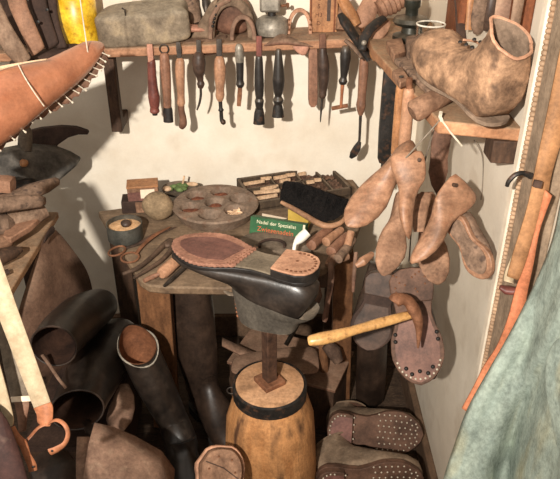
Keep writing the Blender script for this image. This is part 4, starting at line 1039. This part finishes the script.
mb = MB(); rod(mb, [tb(164, 286, GZ), tb(172, 279, GZ), tb(186, 266, GZ), tb(194, 258, GZ)], [.003, .0055, .006, .006], 8)
solo(mb, 'iron_rod', 'dark iron rod pointing under the upturned boot sole', 'iron rod', 'iron', tb(170, 282, TZ))
# tool handles on the right of the table
GH = 'tool handles fanned out on the right of the table'
def hnd(label, a, b_, r, m, z0=TZ + .03, z1=TZ + .03, nm='wooden_tool'):
    p0 = tb(*a, z0); p1 = tb(*b_, z1); v = p1 - p0
    mb = MB(); mb.tube([p0 - v * .02, p0, p0 + v * .5, p1], [r * .75, r, r * .92, r * .8], 14)
    return solo(mb, nm, label, 'tool handle', m, p0 - V(0, 0, r), GH)
hnd('round pale tool handle end nearest the clay pipe', (311, 245), (329, 229), .0135, 'brown_handle')
hnd('small orange tipped tool handle in the middle of the fan', (326, 242), (341, 230), .0115, 'tan_handle')
hnd('thick grey tool handle just right of the orange tipped one', (331, 252), (347, 236), .013, 'brown_handle')
hnd('long tool handle lowest in the fan at the table edge', (338, 259), (353, 240), .011, 'last_grey')
t = thing('small_mallet', 'small wooden mallet with twisted head at the right table edge', 'mallet', tb(340, 262, TZ))
mb = MB(); rod(mb, [at(344, 254, 1.56), at(348, 244, 1.57), at(351, 232, 1.58)], [.008, .009, .009], 12); mb.build('handle', 'tan_handle', t)
mb = MB(); rod(mb, [at(328, 266, 1.53), at(333, 259, 1.54), at(340, 258, 1.55), at(347, 256, 1.56)], [.008, .012, .011, .010], 12); mb.build('head', 'last_dusty', t)
mb = MB(); rod(mb, [at(331, 262, 1.50), at(331, 280, 1.50), at(328, 300, 1.51), at(325, 318, 1.53), at(324, 322, 1.53)], [.006, .007, .0055, .007, .003], 8, ell=.6)
solo(mb, 'leather_thong', 'twisted brown leather thong hanging over the table edge', 'leather strip', 'brown_leather', at(331, 262, 1.50))
mb = MB(); rod(mb, [at(356, 252, 1.50), at(354, 275, 1.50), at(353, 292, 1.51)], [.004, .0045, .003], 8, ell=.6)
solo(mb, 'short_thong', 'short thin strip hanging beside the wooden lasts', 'leather strip', 'brown_leather', at(356, 252, 1.5))
mb = MB(); pxt(mb, [(315, 276, 1.5, 1.48), (316, 285, 4, 1.48), (317, 296, 5.5, 1.48), (317, 303, 3, 1.48)], 10, .4)
solo(mb, 'leather_tag', 'small drop shaped leather tag hanging behind the heel', 'leather strip', 'brown_leather', at(315, 276, 1.48))

# ------------------------------------------------------------------ under the table
mm = TR((.03, 1.47, 0), math.radians(-22))
t = thing('storage_box', 'brown wooden box on the floor behind the stump', 'box', (-.02, 1.42, 0))
MB().box((0, 0, .075), (.30, .16, .15), mm).build('box_body', 'darkwood', t, bevel=.002)
MB().box((0, 0, .155), (.31, .17, .01), mm).build('lid', 'card', t, bevel=.002)
g = [[(232, 355, 1.85), (262, 350, 1.86), (300, 345, 1.88), (318, 346, 1.89)], [(230, 366, 1.80), (262, 364, 1.80), (300, 362, 1.80), (320, 362, 1.80)], [(228, 376, 1.77), (262, 375, 1.77), (298, 374, 1.765), (321, 376, 1.765)]]
mb = MB(); mb.grid([[at(a, b_, d - .02) for a, b_, d in r] for r in g])
solo(mb, 'leather_sheet', 'brown leather sheet draped on the floor box under the table', 'leather piece', 'card', at(270, 375, 1.77), solid=.006, sub=2)
g = [[(222, 338, 1.88), (246, 349, 1.86), (266, 357, 1.85)], [(222, 346, 1.86), (244, 357, 1.84), (262, 367, 1.83)]]
mb = MB(); mb.grid([[at(*p) for p in r] for r in g])
solo(mb, 'thin_plank', 'thin wooden strip slanting on the box beside the riding boot', 'plank', 'card', at(238, 352, 1.83), solid=.006)
mb = MB(); mb.tube([at(322, 340, 1.80), at(324, 365, 1.82), at(325, 396, 1.86)], [.010, .011, .009], 8, .5)
solo(mb, 'wooden_stick', 'short tan stick standing beside the floor box', 'stick', 'tanleg', at(325, 396, 1.86))
mb = MB(); pxt(mb, [(326, 344, 6, 1.78), (334, 352, 8, 1.78), (339, 362, 5, 1.78)], 10, .8, ex=.7)
solo(mb, 'wood_offcut', 'small wooden offcut wedged between box and table leg', 'wood chunk', 'dirt', at(334, 360, 1.78))
mb = MB(); mb.tube([at(286, 345, 1.70), at(300, 320, 1.70), at(315, 300, 1.70)], .006, 8)
solo(mb, 'iron_bar', 'dark iron bar slanting in the shadow behind the boot shaft', 'iron rod', 'iron', at(286, 345, 1.7))
# black tall boots at the right leg
shaft_tube('shadow_boot', 'black boot shaft standing in shadow right of the table leg', [(372, 330, 15, 1.78), (372, 350, 15, 1.82), (371, 375, 15, 1.88), (370, 396, 14, 1.95), (370, 402, 6, 1.97)], 'black_brown', 'lining_dark', 'black_brown', .9, (0, -1, 0))

# hobnail boots at the bottom right
def hob(name, label, heelp, toep, up, wb, wh, seed):
    fm = frame(heelp, toep - heelp, up); L = (toep - heelp).length
    sh = [((.115, .155), (.004, .095), .038)]
    t = boot(name, label, fm, L, 'olive_leather', sh, wob=.004, seed=seed, lining='lining_dark', cat='boot')
    ol = sole_outline(L, wb, wh)
    osl = MB().prism(ol, -.009, .006, fm).build('outsole', 'sole_brown', t, bevel=.0015)
    hl = [(x, y) for x, y in ol if x <= .29 * L]
    MB().prism(hl, -.026, -.009, fm).build('heel', 'sole_brown', t, bevel=.0015)
    MB().prism([(x * .84 + .008, y * .8) for x, y in hl], -.0268, -.0259, fm).build('heel_top', 'sole_dark', t)
    nv = fm.to_3x3() @ V(0, 0, -1)
    pts = []
    for r in range(7):
        for k in range(8):
            x = L * (.53 + .055 * k); u = x / L
            w = wb * .80 * (1 if u < .8 else max(.3, 1 - (u - .8) * 3.4)); y = w * (r - 3) / 3.0 + random.uniform(-.001, .001)
            pts.append(fm @ V(x + (r % 2) * .004, y, -.0092))
    for k in range(13):
        a = math.radians(80 + 200 * k / 12); pts.append(fm @ V(L * .15 + L * .125 * math.cos(a), wh * .88 * math.sin(a), -.0268))
    for k in range(5): pts.append(fm @ V(L * .27, wh * (-.8 + .4 * k), -.0268))
    nails(osl, pts, nv, .0023, 'nail', 'hobnail', .9)
    return t
hob('hobnail_boot', 'worn brown hobnailed boot on its side, upper of the pair by the stump', at(327, 427, 1.725), at(423, 434, 1.715), V(-.10, .86, -.48), .054, .044, 5)
hob('hobnail_boot', 'worn brown hobnailed boot on its side, lower one cut by the bottom edge', at(315, 482, 1.585), at(424, 479, 1.585), V(-.05, .95, -.16), .056, .048, 9)

# ------------------------------------------------------------------ lasts hanging from the side shelf
GL = 'wooden shoe lasts hanging in a bunch below the side shelf'
lasts = []
lasts.append(last('shoe_last', 'smooth pale wooden last with rounded toe pointing down left', (347, 229, 1.20), (408, 160, 1.27), (-.45, -.8, .25), 'last', False, 1.05, .9, GL))
lasts.append(last('shoe_last', 'narrow polished last with a string hole standing toe down in front', (404, 240, 1.16), (388, 156, 1.18), (1, -.25, .1), 'last', True, .9, 1.0, GL))
lasts.append(last('shoe_last', 'chipped dusty last hanging toe down left of the middle', (384, 275, 1.21), (411, 188, 1.25), (.25, .9, .3), 'last_dusty', False, 1.0, .9, GL, .003, 2))
lasts.append(last('shoe_last', 'grey weathered last hanging toe down in the centre of the bunch', (438, 284, 1.24), (425, 190, 1.28), (.0, .95, .2), 'last_dusty', False, 1.05, .9, GL, .003, 5))
lasts.append(last('shoe_last', 'crossing smooth last with a string hole, toe pointing down left', (414, 267, 1.13), (476, 200, 1.16), (-.75, -.1, .75), 'last', True, .9, 1.05, GL))
mb = MB()
t = thing('child_shoe_form', 'small rotten leather covered shoe form nearest the right wall', 'shoe last', at(470, 216, 1.15), GL)
fm = frame(at(452, 218, 1.155), at(488, 277, 1.12) - at(452, 218, 1.155), V(.5, .85, .1)); L_ = (at(488, 277, 1.12) - at(452, 218, 1.155)).length
MB().loft([((a[0], a[1]), (b_[0], b_[1]), w * 1.35) for a, b_, w in LAST], fm, n=22, tw=.8, scale=L_, wob=.002).build('form_body', 'last_grey', t, smooth=70)
MB().prism(sole_outline(L_ * 1.02, .24 * L_, .18 * L_), -.004, .006, fm).build('sole_rim', 'last', t, bevel=.002, label='pinkish rim')
MB().prism([(x * .88 + .006, y * .74) for x, y in sole_outline(L_, .24 * L_, .18 * L_)], -.0055, -.0035, fm, lambda x, y: -.0025 * noise.noise(V(x * 120, y * 120, 0))).build('rotten_insole', 'last_grey', t)
mb = MB(); pxt(mb, [(426, 195, 6, 1.24), (422, 205, 7, 1.23), (419, 222, 7, 1.22), (419, 232, 5, 1.22)], 10, .8, ex=.6)
solo(mb, 'wooden_wedge', 'small pale wooden wedge stuck in the middle of the last bunch', 'wooden piece', 'last_dusty', at(420, 230, 1.22))
mb = MB(); pxt(mb, [(402, 192, 4, 1.26), (410, 184, 5, 1.26), (418, 180, 4.4, 1.27), (422, 179, 2, 1.27)], 10)
solo(mb, 'wooden_dowel', 'short wooden peg poking out behind the narrow last', 'wooden piece', 'last', at(404, 192, 1.26))
mb = MB(); pxt(mb, [(372, 254, 3, 1.22), (362, 262, 5, 1.2), (356, 266, 2.4, 1.2)], 10)
solo(mb, 'wood_sliver', 'small wood sliver sticking out left of the last bunch', 'wooden piece', 'last', at(370, 256, 1.22))
# strings
t = thing('hanging_string', 'knotted white string at the side shelf corner holding up the lasts', 'string', at(440, 117, 1.09))
mb = MB(); mb.tube([at(441, 119, 1.085), at(424, 138, 1.12), at(403, 161, 1.165)], .0014, 6).build('string_end', 'dark_twine', t)
mb = MB(); mb.tube([at(441, 119, 1.085), at(451, 133, 1.085), at(462, 146, 1.09)], .0016, 6).build('string_end', 'twine', t)
mb = MB(); mb.tube([at(441, 112, 1.085), at(440, 117, 1.082), at(442, 121, 1.085)], .003, 6).build('knot', 'twine', t)
mb = MB(); rod(mb, [at(474, 140, 1.25), at(482, 155, 1.25), at(483, 175, 1.26), at(481, 200, 1.26)], .0011, 6)
solo(mb, 'loose_string', 'thin grey cord hanging against the right wall', 'string', 'dark_twine', at(474, 140, 1.25))
# hanging leather strip behind
mb = MB(); pxt(mb, [(444, 122, 13, 1.40), (441, 140, 10, 1.41), (439, 158, 9, 1.42), (438, 172, 10, 1.43), (438, 184, 7, 1.44), (440, 195, 3, 1.45)], 10, .4)
solo(mb, 'leather_flap', 'curled brown leather flap hanging under the side shelf', 'leather strip', 'brown_leather', at(444, 118, 1.4))
# soles with nails
def sole_shoe(name, label, heelp, toep, up, wb, wh, m, mi, nail_m, pts_toe, extra):
    fm = frame(heelp, toep - heelp, up); L = (toep - heelp).length
    t = thing(name, label, 'shoe', heelp)
    k = L / .3
    st = [((a[0] * k, a[1] * .75), (b_[0] * k, b_[1]), w * wb / .05) for a, b_, w in boot_stations(L=.3)[:8]] + [((.0, .08), (-.002, .03), .03)]
    MB().loft(st, fm, n=26, wob=.003).build('upper', 'black_brown', t, smooth=70)
    ol = sole_outline(L, wb, wh); MB().prism(ol, -.007, .006, fm).build('outsole', m, t, bevel=.0015)
    fo = [(x * .92 + .012, y * .84) for x, y in ol if x > .36 * L]
    MB().prism(fo, -.0078, -.0068, fm).build('sole_face', mi, t)
    hl = [(x, y) for x, y in ol if x <= .3 * L]
    MB().prism(hl, -.028, -.007, fm).build('heel', 'sole_brown' if pts_toe else 'dark_handle', t, bevel=.002)
    nv = fm.to_3x3() @ V(0, 0, -1)
    if pts_toe:
        P = []
        for k in range(13):
            a = math.radians(-78 + 156 * k / 12); P.append(fm @ V(L * .76 + L * .185 * math.cos(a), wb * .82 * math.sin(a), -.0085))
        nails(t, P, nv, .0024, nail_m, 'hobnail', .8)
        P = [fm @ V(L * x, y * wb, -.0085) for x, y in ((.62, .8), (.62, -.8), (.56, .78), (.56, -.78), (.9, .3), (.9, -.3), (.88, 0), (.85, .5), (.85, -.5))]
        nails(t, P, nv, .0042, 'blackiron', 'hobnail', .8)
        P = [fm @ V(L * random.uniform(.04, .27), random.uniform(-.8, .8) * wh, -.0285) for k in range(16)]
        nails(t, P, nv, .002, 'rust', 'heel_nail', .8)
    return t
sole_shoe('nailed_shoe', 'large brown shoe hanging sole out with bright nails around the toe', at(409, 268, 1.285), at(421, 385, 1.265), V(.12, .86, -.45), .0485, .04, 'sole_brown', 'sole_face', 'nail', True, None)
sole_shoe('hanging_shoe', 'dark plain soled shoe hanging toe down behind the hammer handle', at(384, 270, 1.42), at(367, 350, 1.45), V(.1, .9, -.4), .046, .036, 'form_dark', 'dark_handle', 'nail', False, None)
mb = MB(); rod(mb, [at(436, 122, 1.12), at(415, 200, 1.30), at(409, 262, 1.31)], .0014, 6)
solo(mb, 'knotted_string', 'dark cord behind the lasts carrying the nailed shoe', 'string', 'dark_twine', at(436, 122, 1.12))
# hammer
t = thing('cobbler_hammer', 'iron headed hammer with yellow varnished wooden handle over the nailed shoe', 'hammer', at(404, 318, 1.19))
mb = MB(); HP = [(308, 341, 4, 1.17), (311, 340.5, 6, 1.17), (322, 338.5, 7.2, 1.172), (336, 335.5, 6.8, 1.176), (350, 331.5, 5.4, 1.18), (362, 328, 5.2, 1.185), (380, 323, 5.8, 1.19), (398, 318, 5.2, 1.195), (411, 314.5, 4.6, 1.2)]
P = catmull([at(a, b_, d) for a, b_, h, d in HP], 4); R = lerp_list([h * d / F for a, b_, h, d in HP], 4); mb.tube(P, R, 16, .85); mb.build('handle', 'handle_yellow', t, smooth=60)
mb = MB(); HD = [(394, 302, 6.5, 1.185), (396, 300, 8, 1.185), (403, 299, 6.5, 1.188), (409, 302, 7, 1.192), (414, 310, 8, 1.195), (418, 320, 6.5, 1.2), (419, 332, 4, 1.205), (418, 348, 1.2, 1.21)]
P = catmull([at(a, b_, d) for a, b_, h, d in HD], 4); R = lerp_list([h * d / F for a, b_, h, d in HD], 4); mb.tube(P, R, 14, .8); mb.build('head', 'rust', t, smooth=60)

# ------------------------------------------------------------------ on the side shelf
hp_ = at(503, 113, 1.01); hp_.z = RZ + .018
tp_ = at(421, 63, 1.17)
fm = frame(hp_, tp_ - hp_, (.10, -.34, .94)); L = (tp_ - hp_).length
OB = [((.302, .046), (.302, .022), .012), ((.292, .060), (.294, .010), .030), ((.268, .070), (.27, .004), .040), ((.235, .074), (.235, .003), .044), ((.205, .070), (.19, .003), .043),
      ((.175, .068), (.14, .006), .039), ((.145, .072), (.09, .004), .037), ((.122, .080), (.04, .002), .036), ((.108, .092), (.004, .012), .036), ((.100, .104), (-.010, .040), .034)]
sh = [((.094, .118), (-.012, .075), .031), ((.092, .130), (-.010, .100), .029), ((.092, .138), (-.012, .112), .029)]
OB = [((a[0] * L / .3, a[1]), (b_[0] * L / .3, b_[1]), w) for a, b_, w in OB]; sh = [((a[0] * L / .3, a[1]), (b_[0] * L / .3, b_[1]), w) for a, b_, w in sh]
t = boot('old_ankle_boot', 'old crumpled tan ankle boot with open top on the side shelf', fm, L, 'old_boot', sh, lining='old_boot_dark', wob=.009, seed=2, rim='heel_tan', st0=OB)
MB().prism(sole_outline(L, .036, .029), -.002, .004, fm).build('outsole', 'old_boot_dark', t, bevel=.001)
nails(t, [fm @ V((.115 + .02 * i) * L / .3, .014 if sy > 0 else -.012, .089 - .002 * i) for i in range(3) for sy in (-1, 1)], V(-.3, -.5, .8), .0034, 'blackiron', 'eyelet', .5)
mb = MB(); ss = [fm @ V((.165 + .004 * math.sin(i * .5)) * L / .3, sgn, zz) for i, (sgn, zz) in enumerate([(-.042, .02), (-.041, .05), (-.03, .072), (0, .082)])]
rod(mb, ss, .0018, 6); mb.build('seam', 'heel_tan', t)
# jar
c = at(431, 24, y=1.30); c.z = RZ
jh = at(431, 24, y=1.30).z - RZ
t = thing('glass_jar', 'clear glass jar whose rim shows behind the old boot toe', 'jar', c)
MB().lathe([(.020, 0), (.024, .003), (.025, jh * .7), (.027, jh), (.0252, jh), (.0232, jh * .7), (.022, .006), (.001, .006)], TR(c), 32).build('glass', 'glass', t)
MB().tube([c + V(.0262 * math.cos(a), .0262 * math.sin(a), jh) for a in [k * PI / 16 for k in range(33)]], .0016, 8, cap=False).build('glass_rim', 'glass_rim', t)
# roller
piece('wooden_roller', 'pale brown wooden roller handle lying across the side shelf corner', [(412, 113, 8, 1.12), (415, 111, 11.5, 1.12), (428, 104, 11, 1.13), (444, 95, 10, 1.15), (460, 87, 9, 1.17)], 'last_dusty', 16, group=None)
# black metal burner
c = at(410, 31, y=1.55); c.z = RZ
t = thing('iron_burner', 'dark green black iron burner with stacked discs on the side shelf', 'burner', c)
MB().lathe([(.034, 0), (.038, .004), (.038, .012), (.02, .018), (.018, .03), (.036, .036), (.04, .042), (.036, .05), (.016, .056)], TR(c), 28).build('base', 'greenmetal', t)
MB().lathe([(.014, .055), (.014, .07), (.018, .074), (.018, .088), (.01, .094), (.008, .11)], TR(c), 20).build('knob', 'greenmetal', t)
# blocks on the side shelf
def wedge(label, pts, m, h, name='wooden_block'):
    q = [at(a, b_, z=RZ + h) for a, b_ in pts]; mb = MB(); mb.rings([[V(p.x, p.y, RZ + .001) for p in q], q])
    return solo(mb, name, label, 'wooden piece', m, V(q[0].x, q[0].y, RZ), 'dusty wooden blocks on the side shelf', bevel=.003)
wedge('dusty tan block at the inner end of the side shelf', [(386, 40), (402, 37), (406, 50), (394, 54)], 'last_dusty', .02)
wedge('grey wedge block below the iron burner', [(406, 36), (420, 34), (419, 55), (408, 50)], 'last_grey', .03)
wedge('flat dusty slat running along the side shelf', [(394, 58), (412, 55), (446, 86), (432, 94)], 'last_grey', .012)
wedge('small pale chip at the inner shelf edge near the orange handles', [(392, 70), (402, 66), (410, 78), (400, 82)], 'last_dusty', .015)
mb = MB(); mb.blob(at(428, 62, z=RZ + .015), (.009, .009, .009)); solo(mb, 'glass_bead', 'tiny shiny knob lying on the dusty slat', 'knob', 'steel', at(428, 66, z=RZ + .004))
# crossing pincers and wooden pieces in the corner
t = thing('lasting_pincers', 'black rusty lasting pincers hanging crossed at the shelf corner', 'pincers', at(356, 38, 1.53))
mb = MB(); P = [(340, 14, 4, 1.52), (344, 21, 6.5, 1.52), (352, 33, 6.5, 1.53), (361, 46, 6, 1.54), (367, 55, 6, 1.55), (370, 60, 5, 1.55)]; pxt(mb, P, 10, .6); mb.build('jaw_arm', 'blackiron', t)
mb = MB(); P = [(362, 50, 4, 1.51), (364, 38, 5.4, 1.51), (370, 29, 5, 1.52), (378, 22, 5, 1.53), (384, 18, 4, 1.54)]; pxt(mb, P, 10, .6); mb.build('jaw_arm', 'blackiron', t)
mb = MB(); mb.blob(at(364, 43, 1.495), (.006, .004, .006)); mb.build('rivet', 'steel', t)
GC = 'wooden pieces crowded at the shelf corner'
piece('wooden_batten', 'orange wooden shank leaning over the black pincers', [(340, -6, 6, 1.54), (346, 6, 7, 1.54), (353, 18, 7, 1.55), (358, 25, 4, 1.55)], 'orange_wood', 10, .6, .7, group=GC)
piece('wooden_block', 'pale flat wooden foot above the pincer crossing', [(374, -14, 7, 1.57), (372, 0, 9, 1.57), (366, 14, 10.5, 1.57), (361, 23, 7, 1.57), (359, 27, 3, 1.57)], 'form_pink', 12, .5, group=GC)
piece('wooden_block', 'rounded wooden heel block right of the pincer crossing', [(386, 22, 6, 1.58), (380, 30, 9, 1.57), (373, 39, 9, 1.56), (367, 46, 4, 1.56)], 'form_pink', 12, .6, group=GC)
piece('wooden_ball', 'small round wooden knob below the heel block', [(371, 49, 3, 1.54), (374, 51, 5.5, 1.54), (376, 56, 5.6, 1.54), (376, 61, 3, 1.54)], 'orange_wood', 12, group=GC)
t = thing('ribbed_roller', 'ribbed wooden roller at the top of the shelf corner', 'wooden piece', at(390, 18, 1.56), GC)
mb = MB(); n_ = 20; P = [at(378 + 28 * k / n_, 10 - 16 * k / n_, 1.56) for k in range(n_ + 1)]; mb.tube(P, [.018 + .0018 * (k % 3 == 0) - .0015 * (k % 3 == 1) + .008 * math.sin(PI * k / n_) for k in range(n_ + 1)], 20); mb.build('roller_body', 'form_pink', t)
piece('wooden_strut', 'pale twisted strut hanging under the knob', [(345, 40, 3, 1.58), (352, 46, 3.4, 1.58), (362, 58, 3, 1.57)], 'last_grey', 8, .6, group=GC)
# things hanging on the right wall above the old boot
GB = 'worn forms hanging on the wall above the old boot'
def wallpiece(name, label, pts, m, ell=.55, gap=.009):
    q = []
    for a, b_, h in pts:
        d = (WX - gap) * F / (a - 280); q.append((a, b_, h, d))
    return piece(name, label, q, m, 12, ell, 1, cat='wooden form', group=GB)
wallpiece('tattered_strap', 'dark tattered strap hanging left of the orange slat', [(458, -10, 5), (460, 10, 5), (461, 30, 5), (463, 46, 4)], 'form_dark', .4)
wallpiece('orange_batten', 'orange wooden slat hanging above the boot laces', [(473, -14, 4), (471, 8, 4.4), (469, 30, 4)], 'orange_wood', .4, .012)
wallpiece('shoe_tree', 'grey brown shoe tree with rounded lower end above the boot tongue', [(484, -20, 8), (483, 0, 9), (481, 16, 10), (479, 27, 8), (477, 33, 4)], 'last_grey', .6, .009)
wallpiece('dark_shoe_tree', 'darker narrow form tucked between the shoe tree and pink shaft', [(494, -20, 5), (493, 0, 5.5), (490, 20, 6), (487, 30, 4)], 'dark_handle', .6, .006)
wallpiece('leather_shaft', 'flat pinkish leather shaft behind the boot opening', [(510, -24, 10), (507, -4, 10), (504, 18, 10), (501, 40, 8)], 'suede', .4, .03)
wallpiece('grey_batten', 'grey slat standing beside the reddish board', [(523, -30, 5), (520, -6, 5.5), (514, 30, 5), (509, 55, 4)], 'form_wood', .4, .034)

# ------------------------------------------------------------------ straps and shirt at the right
t = thing('slotted_strap', 'light tan leather strap with a square slot hanging at the right', 'strap', at(540, 180, .88))
mb = MB(); ribbon(mb, [(574, -20, 600, -10, .80), (560, 50, 586, 60, .83), (546, 118, 566, 126, .86), (536, 165, 552, 172, .88), (527, 208, 544, 214, .91), (514, 250, 530, 256, .94), (507, 276, 521, 281, .955)], 5, .02); mb.build('strap', 'tan_strap', t, solid=.004)
mb = MB(); q = [at(a, b_, .872) for a, b_ in ((535, 180.5), (543, 182), (541, 188.5), (533, 187))]; mb.rings([q, [p + V(0, .004, 0) for p in q]]); mb.build('slot', 'form_dark', t)
t = thing('orange_strap', 'long twisted orange leather strap with a cut end at the right wall', 'strap', at(485, 370, 1.02))
mb = MB(); ribbon(mb, [(545, 190, 552, 196, .87), (536, 226, 540, 230, .90), (526, 262, 533, 266, .92), (516, 288, 527, 294, .945), (508, 318, 522, 322, .96), (497, 346, 508, 350, .99), (484, 366, 496, 372, 1.01), (474, 386, 486, 392, 1.025), (462, 408, 472, 415, 1.04)], 5, .03); mb.build('strap', 'orange_leather', t, solid=.004)
mb = MB(); ribbon(mb, [(556, 120, 566, 124, .875), (540, 170, 548, 175, .90), (526, 215, 533, 220, .925), (514, 250, 520, 254, .945), (505, 272, 514, 277, .96), (504, 281, 513, 284, .96)], 5, .02)
solo(mb, 'cream_strap', 'worn cream strap ending behind the tan slotted strap', 'strap', 'webbing', at(508, 280, .96), solid=.004)
mb = MB(); pxt(mb, [(500, 287, 3, .985), (506, 290, 6, .985), (514, 291, 5.5, .98), (520, 290, 3, .975)], 10, .7)
solo(mb, 'red_leather_tab', 'dark red leather tab below the end of the cream strap', 'leather strip', 'maroon_handle', at(508, 294, .98))
t = thing('wall_hook', 'small black bent hook poking out over the white door moulding', 'hook', at(518, 178, .98))
mb = MB(); rod(mb, [at(531, 176, .955), at(523, 173, .95), at(515, 175, .95), at(509, 181, .955), at(507, 186, .96)], [.005, .0035, .0035, .0035, .003], 8); mb.build('hook_arm', 'blackiron', t)
# shirt
le = [(572, 160, .80), (563, 195, .83), (553, 240, .865), (538, 278, .90), (521, 313, .93), (504, 345, .955), (490, 369, .975), (468, 409, 1.0), (455, 445, 1.02), (444, 479, 1.03), (436, 520, 1.03)]
LE = catmull([V(*p) for p in le], 4)
rows = []
for i, p in enumerate(LE):
    row = []; f = i / (len(LE) - 1)
    for j in range(41):
        u = j / 40; px = p.x + u * (640 - p.x)
        py = p.y + u * 60 * (1 - f)
        s_ = u * (640 - p.x)            # px from the left edge
        ph = s_ / (26 + 26 * f)
        fold = (abs(math.sin(ph * PI * .55 + 1.2)) ** .6 * 1.3 - .6 + .4 * math.sin(ph * 2 * PI * 1.07 + f * 3)) * (.016 + .020 * f) + .012 * noise.noise(V(px * .03, py * .012, 3))
        e = min(1, s_ / 14); d = min(p.z, .345 * F / max(px - 280, 1)) - (fold + .006) * e + .004 * (1 - e) ** 2
        row.append(at(px, py, d))
    rows.append(row)
t = thing('work_shirt', 'faded grey green cotton work shirt hanging at the lower right', 'shirt', at(500, 470, 1.0))
mb = MB(); mb.grid(rows); mb.build('shirt_body', 'shirt', t, solid=.003, smooth=80)
mb = MB(); mb.grid([[at(a, b_, d - .05) for a, b_, d in r] for r in [[(556, 338, .87), (570, 332, .85), (604, 325, .80)], [(547, 352, .88), (562, 352, .85), (604, 352, .80)], [(543, 372, .885), (560, 378, .855), (604, 380, .80)], [(546, 400, .89), (562, 410, .86), (604, 410, .80)], [(556, 445, .89), (570, 450, .86), (605, 450, .80)], [(566, 490, .885), (578, 490, .86), (605, 490, .80)]]])
mb.build('sleeve_fold', 'shirt', t, solid=.003, sub=2)

# ------------------------------------------------------------------ light, world, camera
def aim(o, tgt):
    o.rotation_mode = 'QUATERNION'; o.rotation_quaternion = (Vector(tgt) - o.location).to_track_quat('-Z', 'Y')
ld = bpy.data.lights.new('key_lamp', 'SPOT'); ld.energy = 275; ld.color = (1, .94, .85); ld.shadow_soft_size = .022; ld.spot_size = math.radians(66); ld.spot_blend = 1.0
lo_ = bpy.data.objects.new('key_lamp', ld); col.objects.link(lo_); lo_.location = (-.35, -.41, 1.66); aim(lo_, at(275, 130, y=1.78))
w = bpy.data.worlds.new('world'); scene.world = w; w.use_nodes = True
w.node_tree.nodes['Background'].inputs['Color'].default_value = (1, .9, .78, 1); w.node_tree.nodes['Background'].inputs['Strength'].default_value = .66
cd = bpy.data.cameras.new('camera'); cd.sensor_fit = 'HORIZONTAL'; cd.sensor_width = 36; cd.lens = 36 * F / 560; cd.clip_start = .02
co = bpy.data.objects.new('camera', cd); col.objects.link(co); co.location = CAM; co.rotation_euler = (PI / 2 - PITCH, 0, 0)
scene.camera = co
scene.view_settings.view_transform = 'Standard'
scene.view_settings.look = 'None'
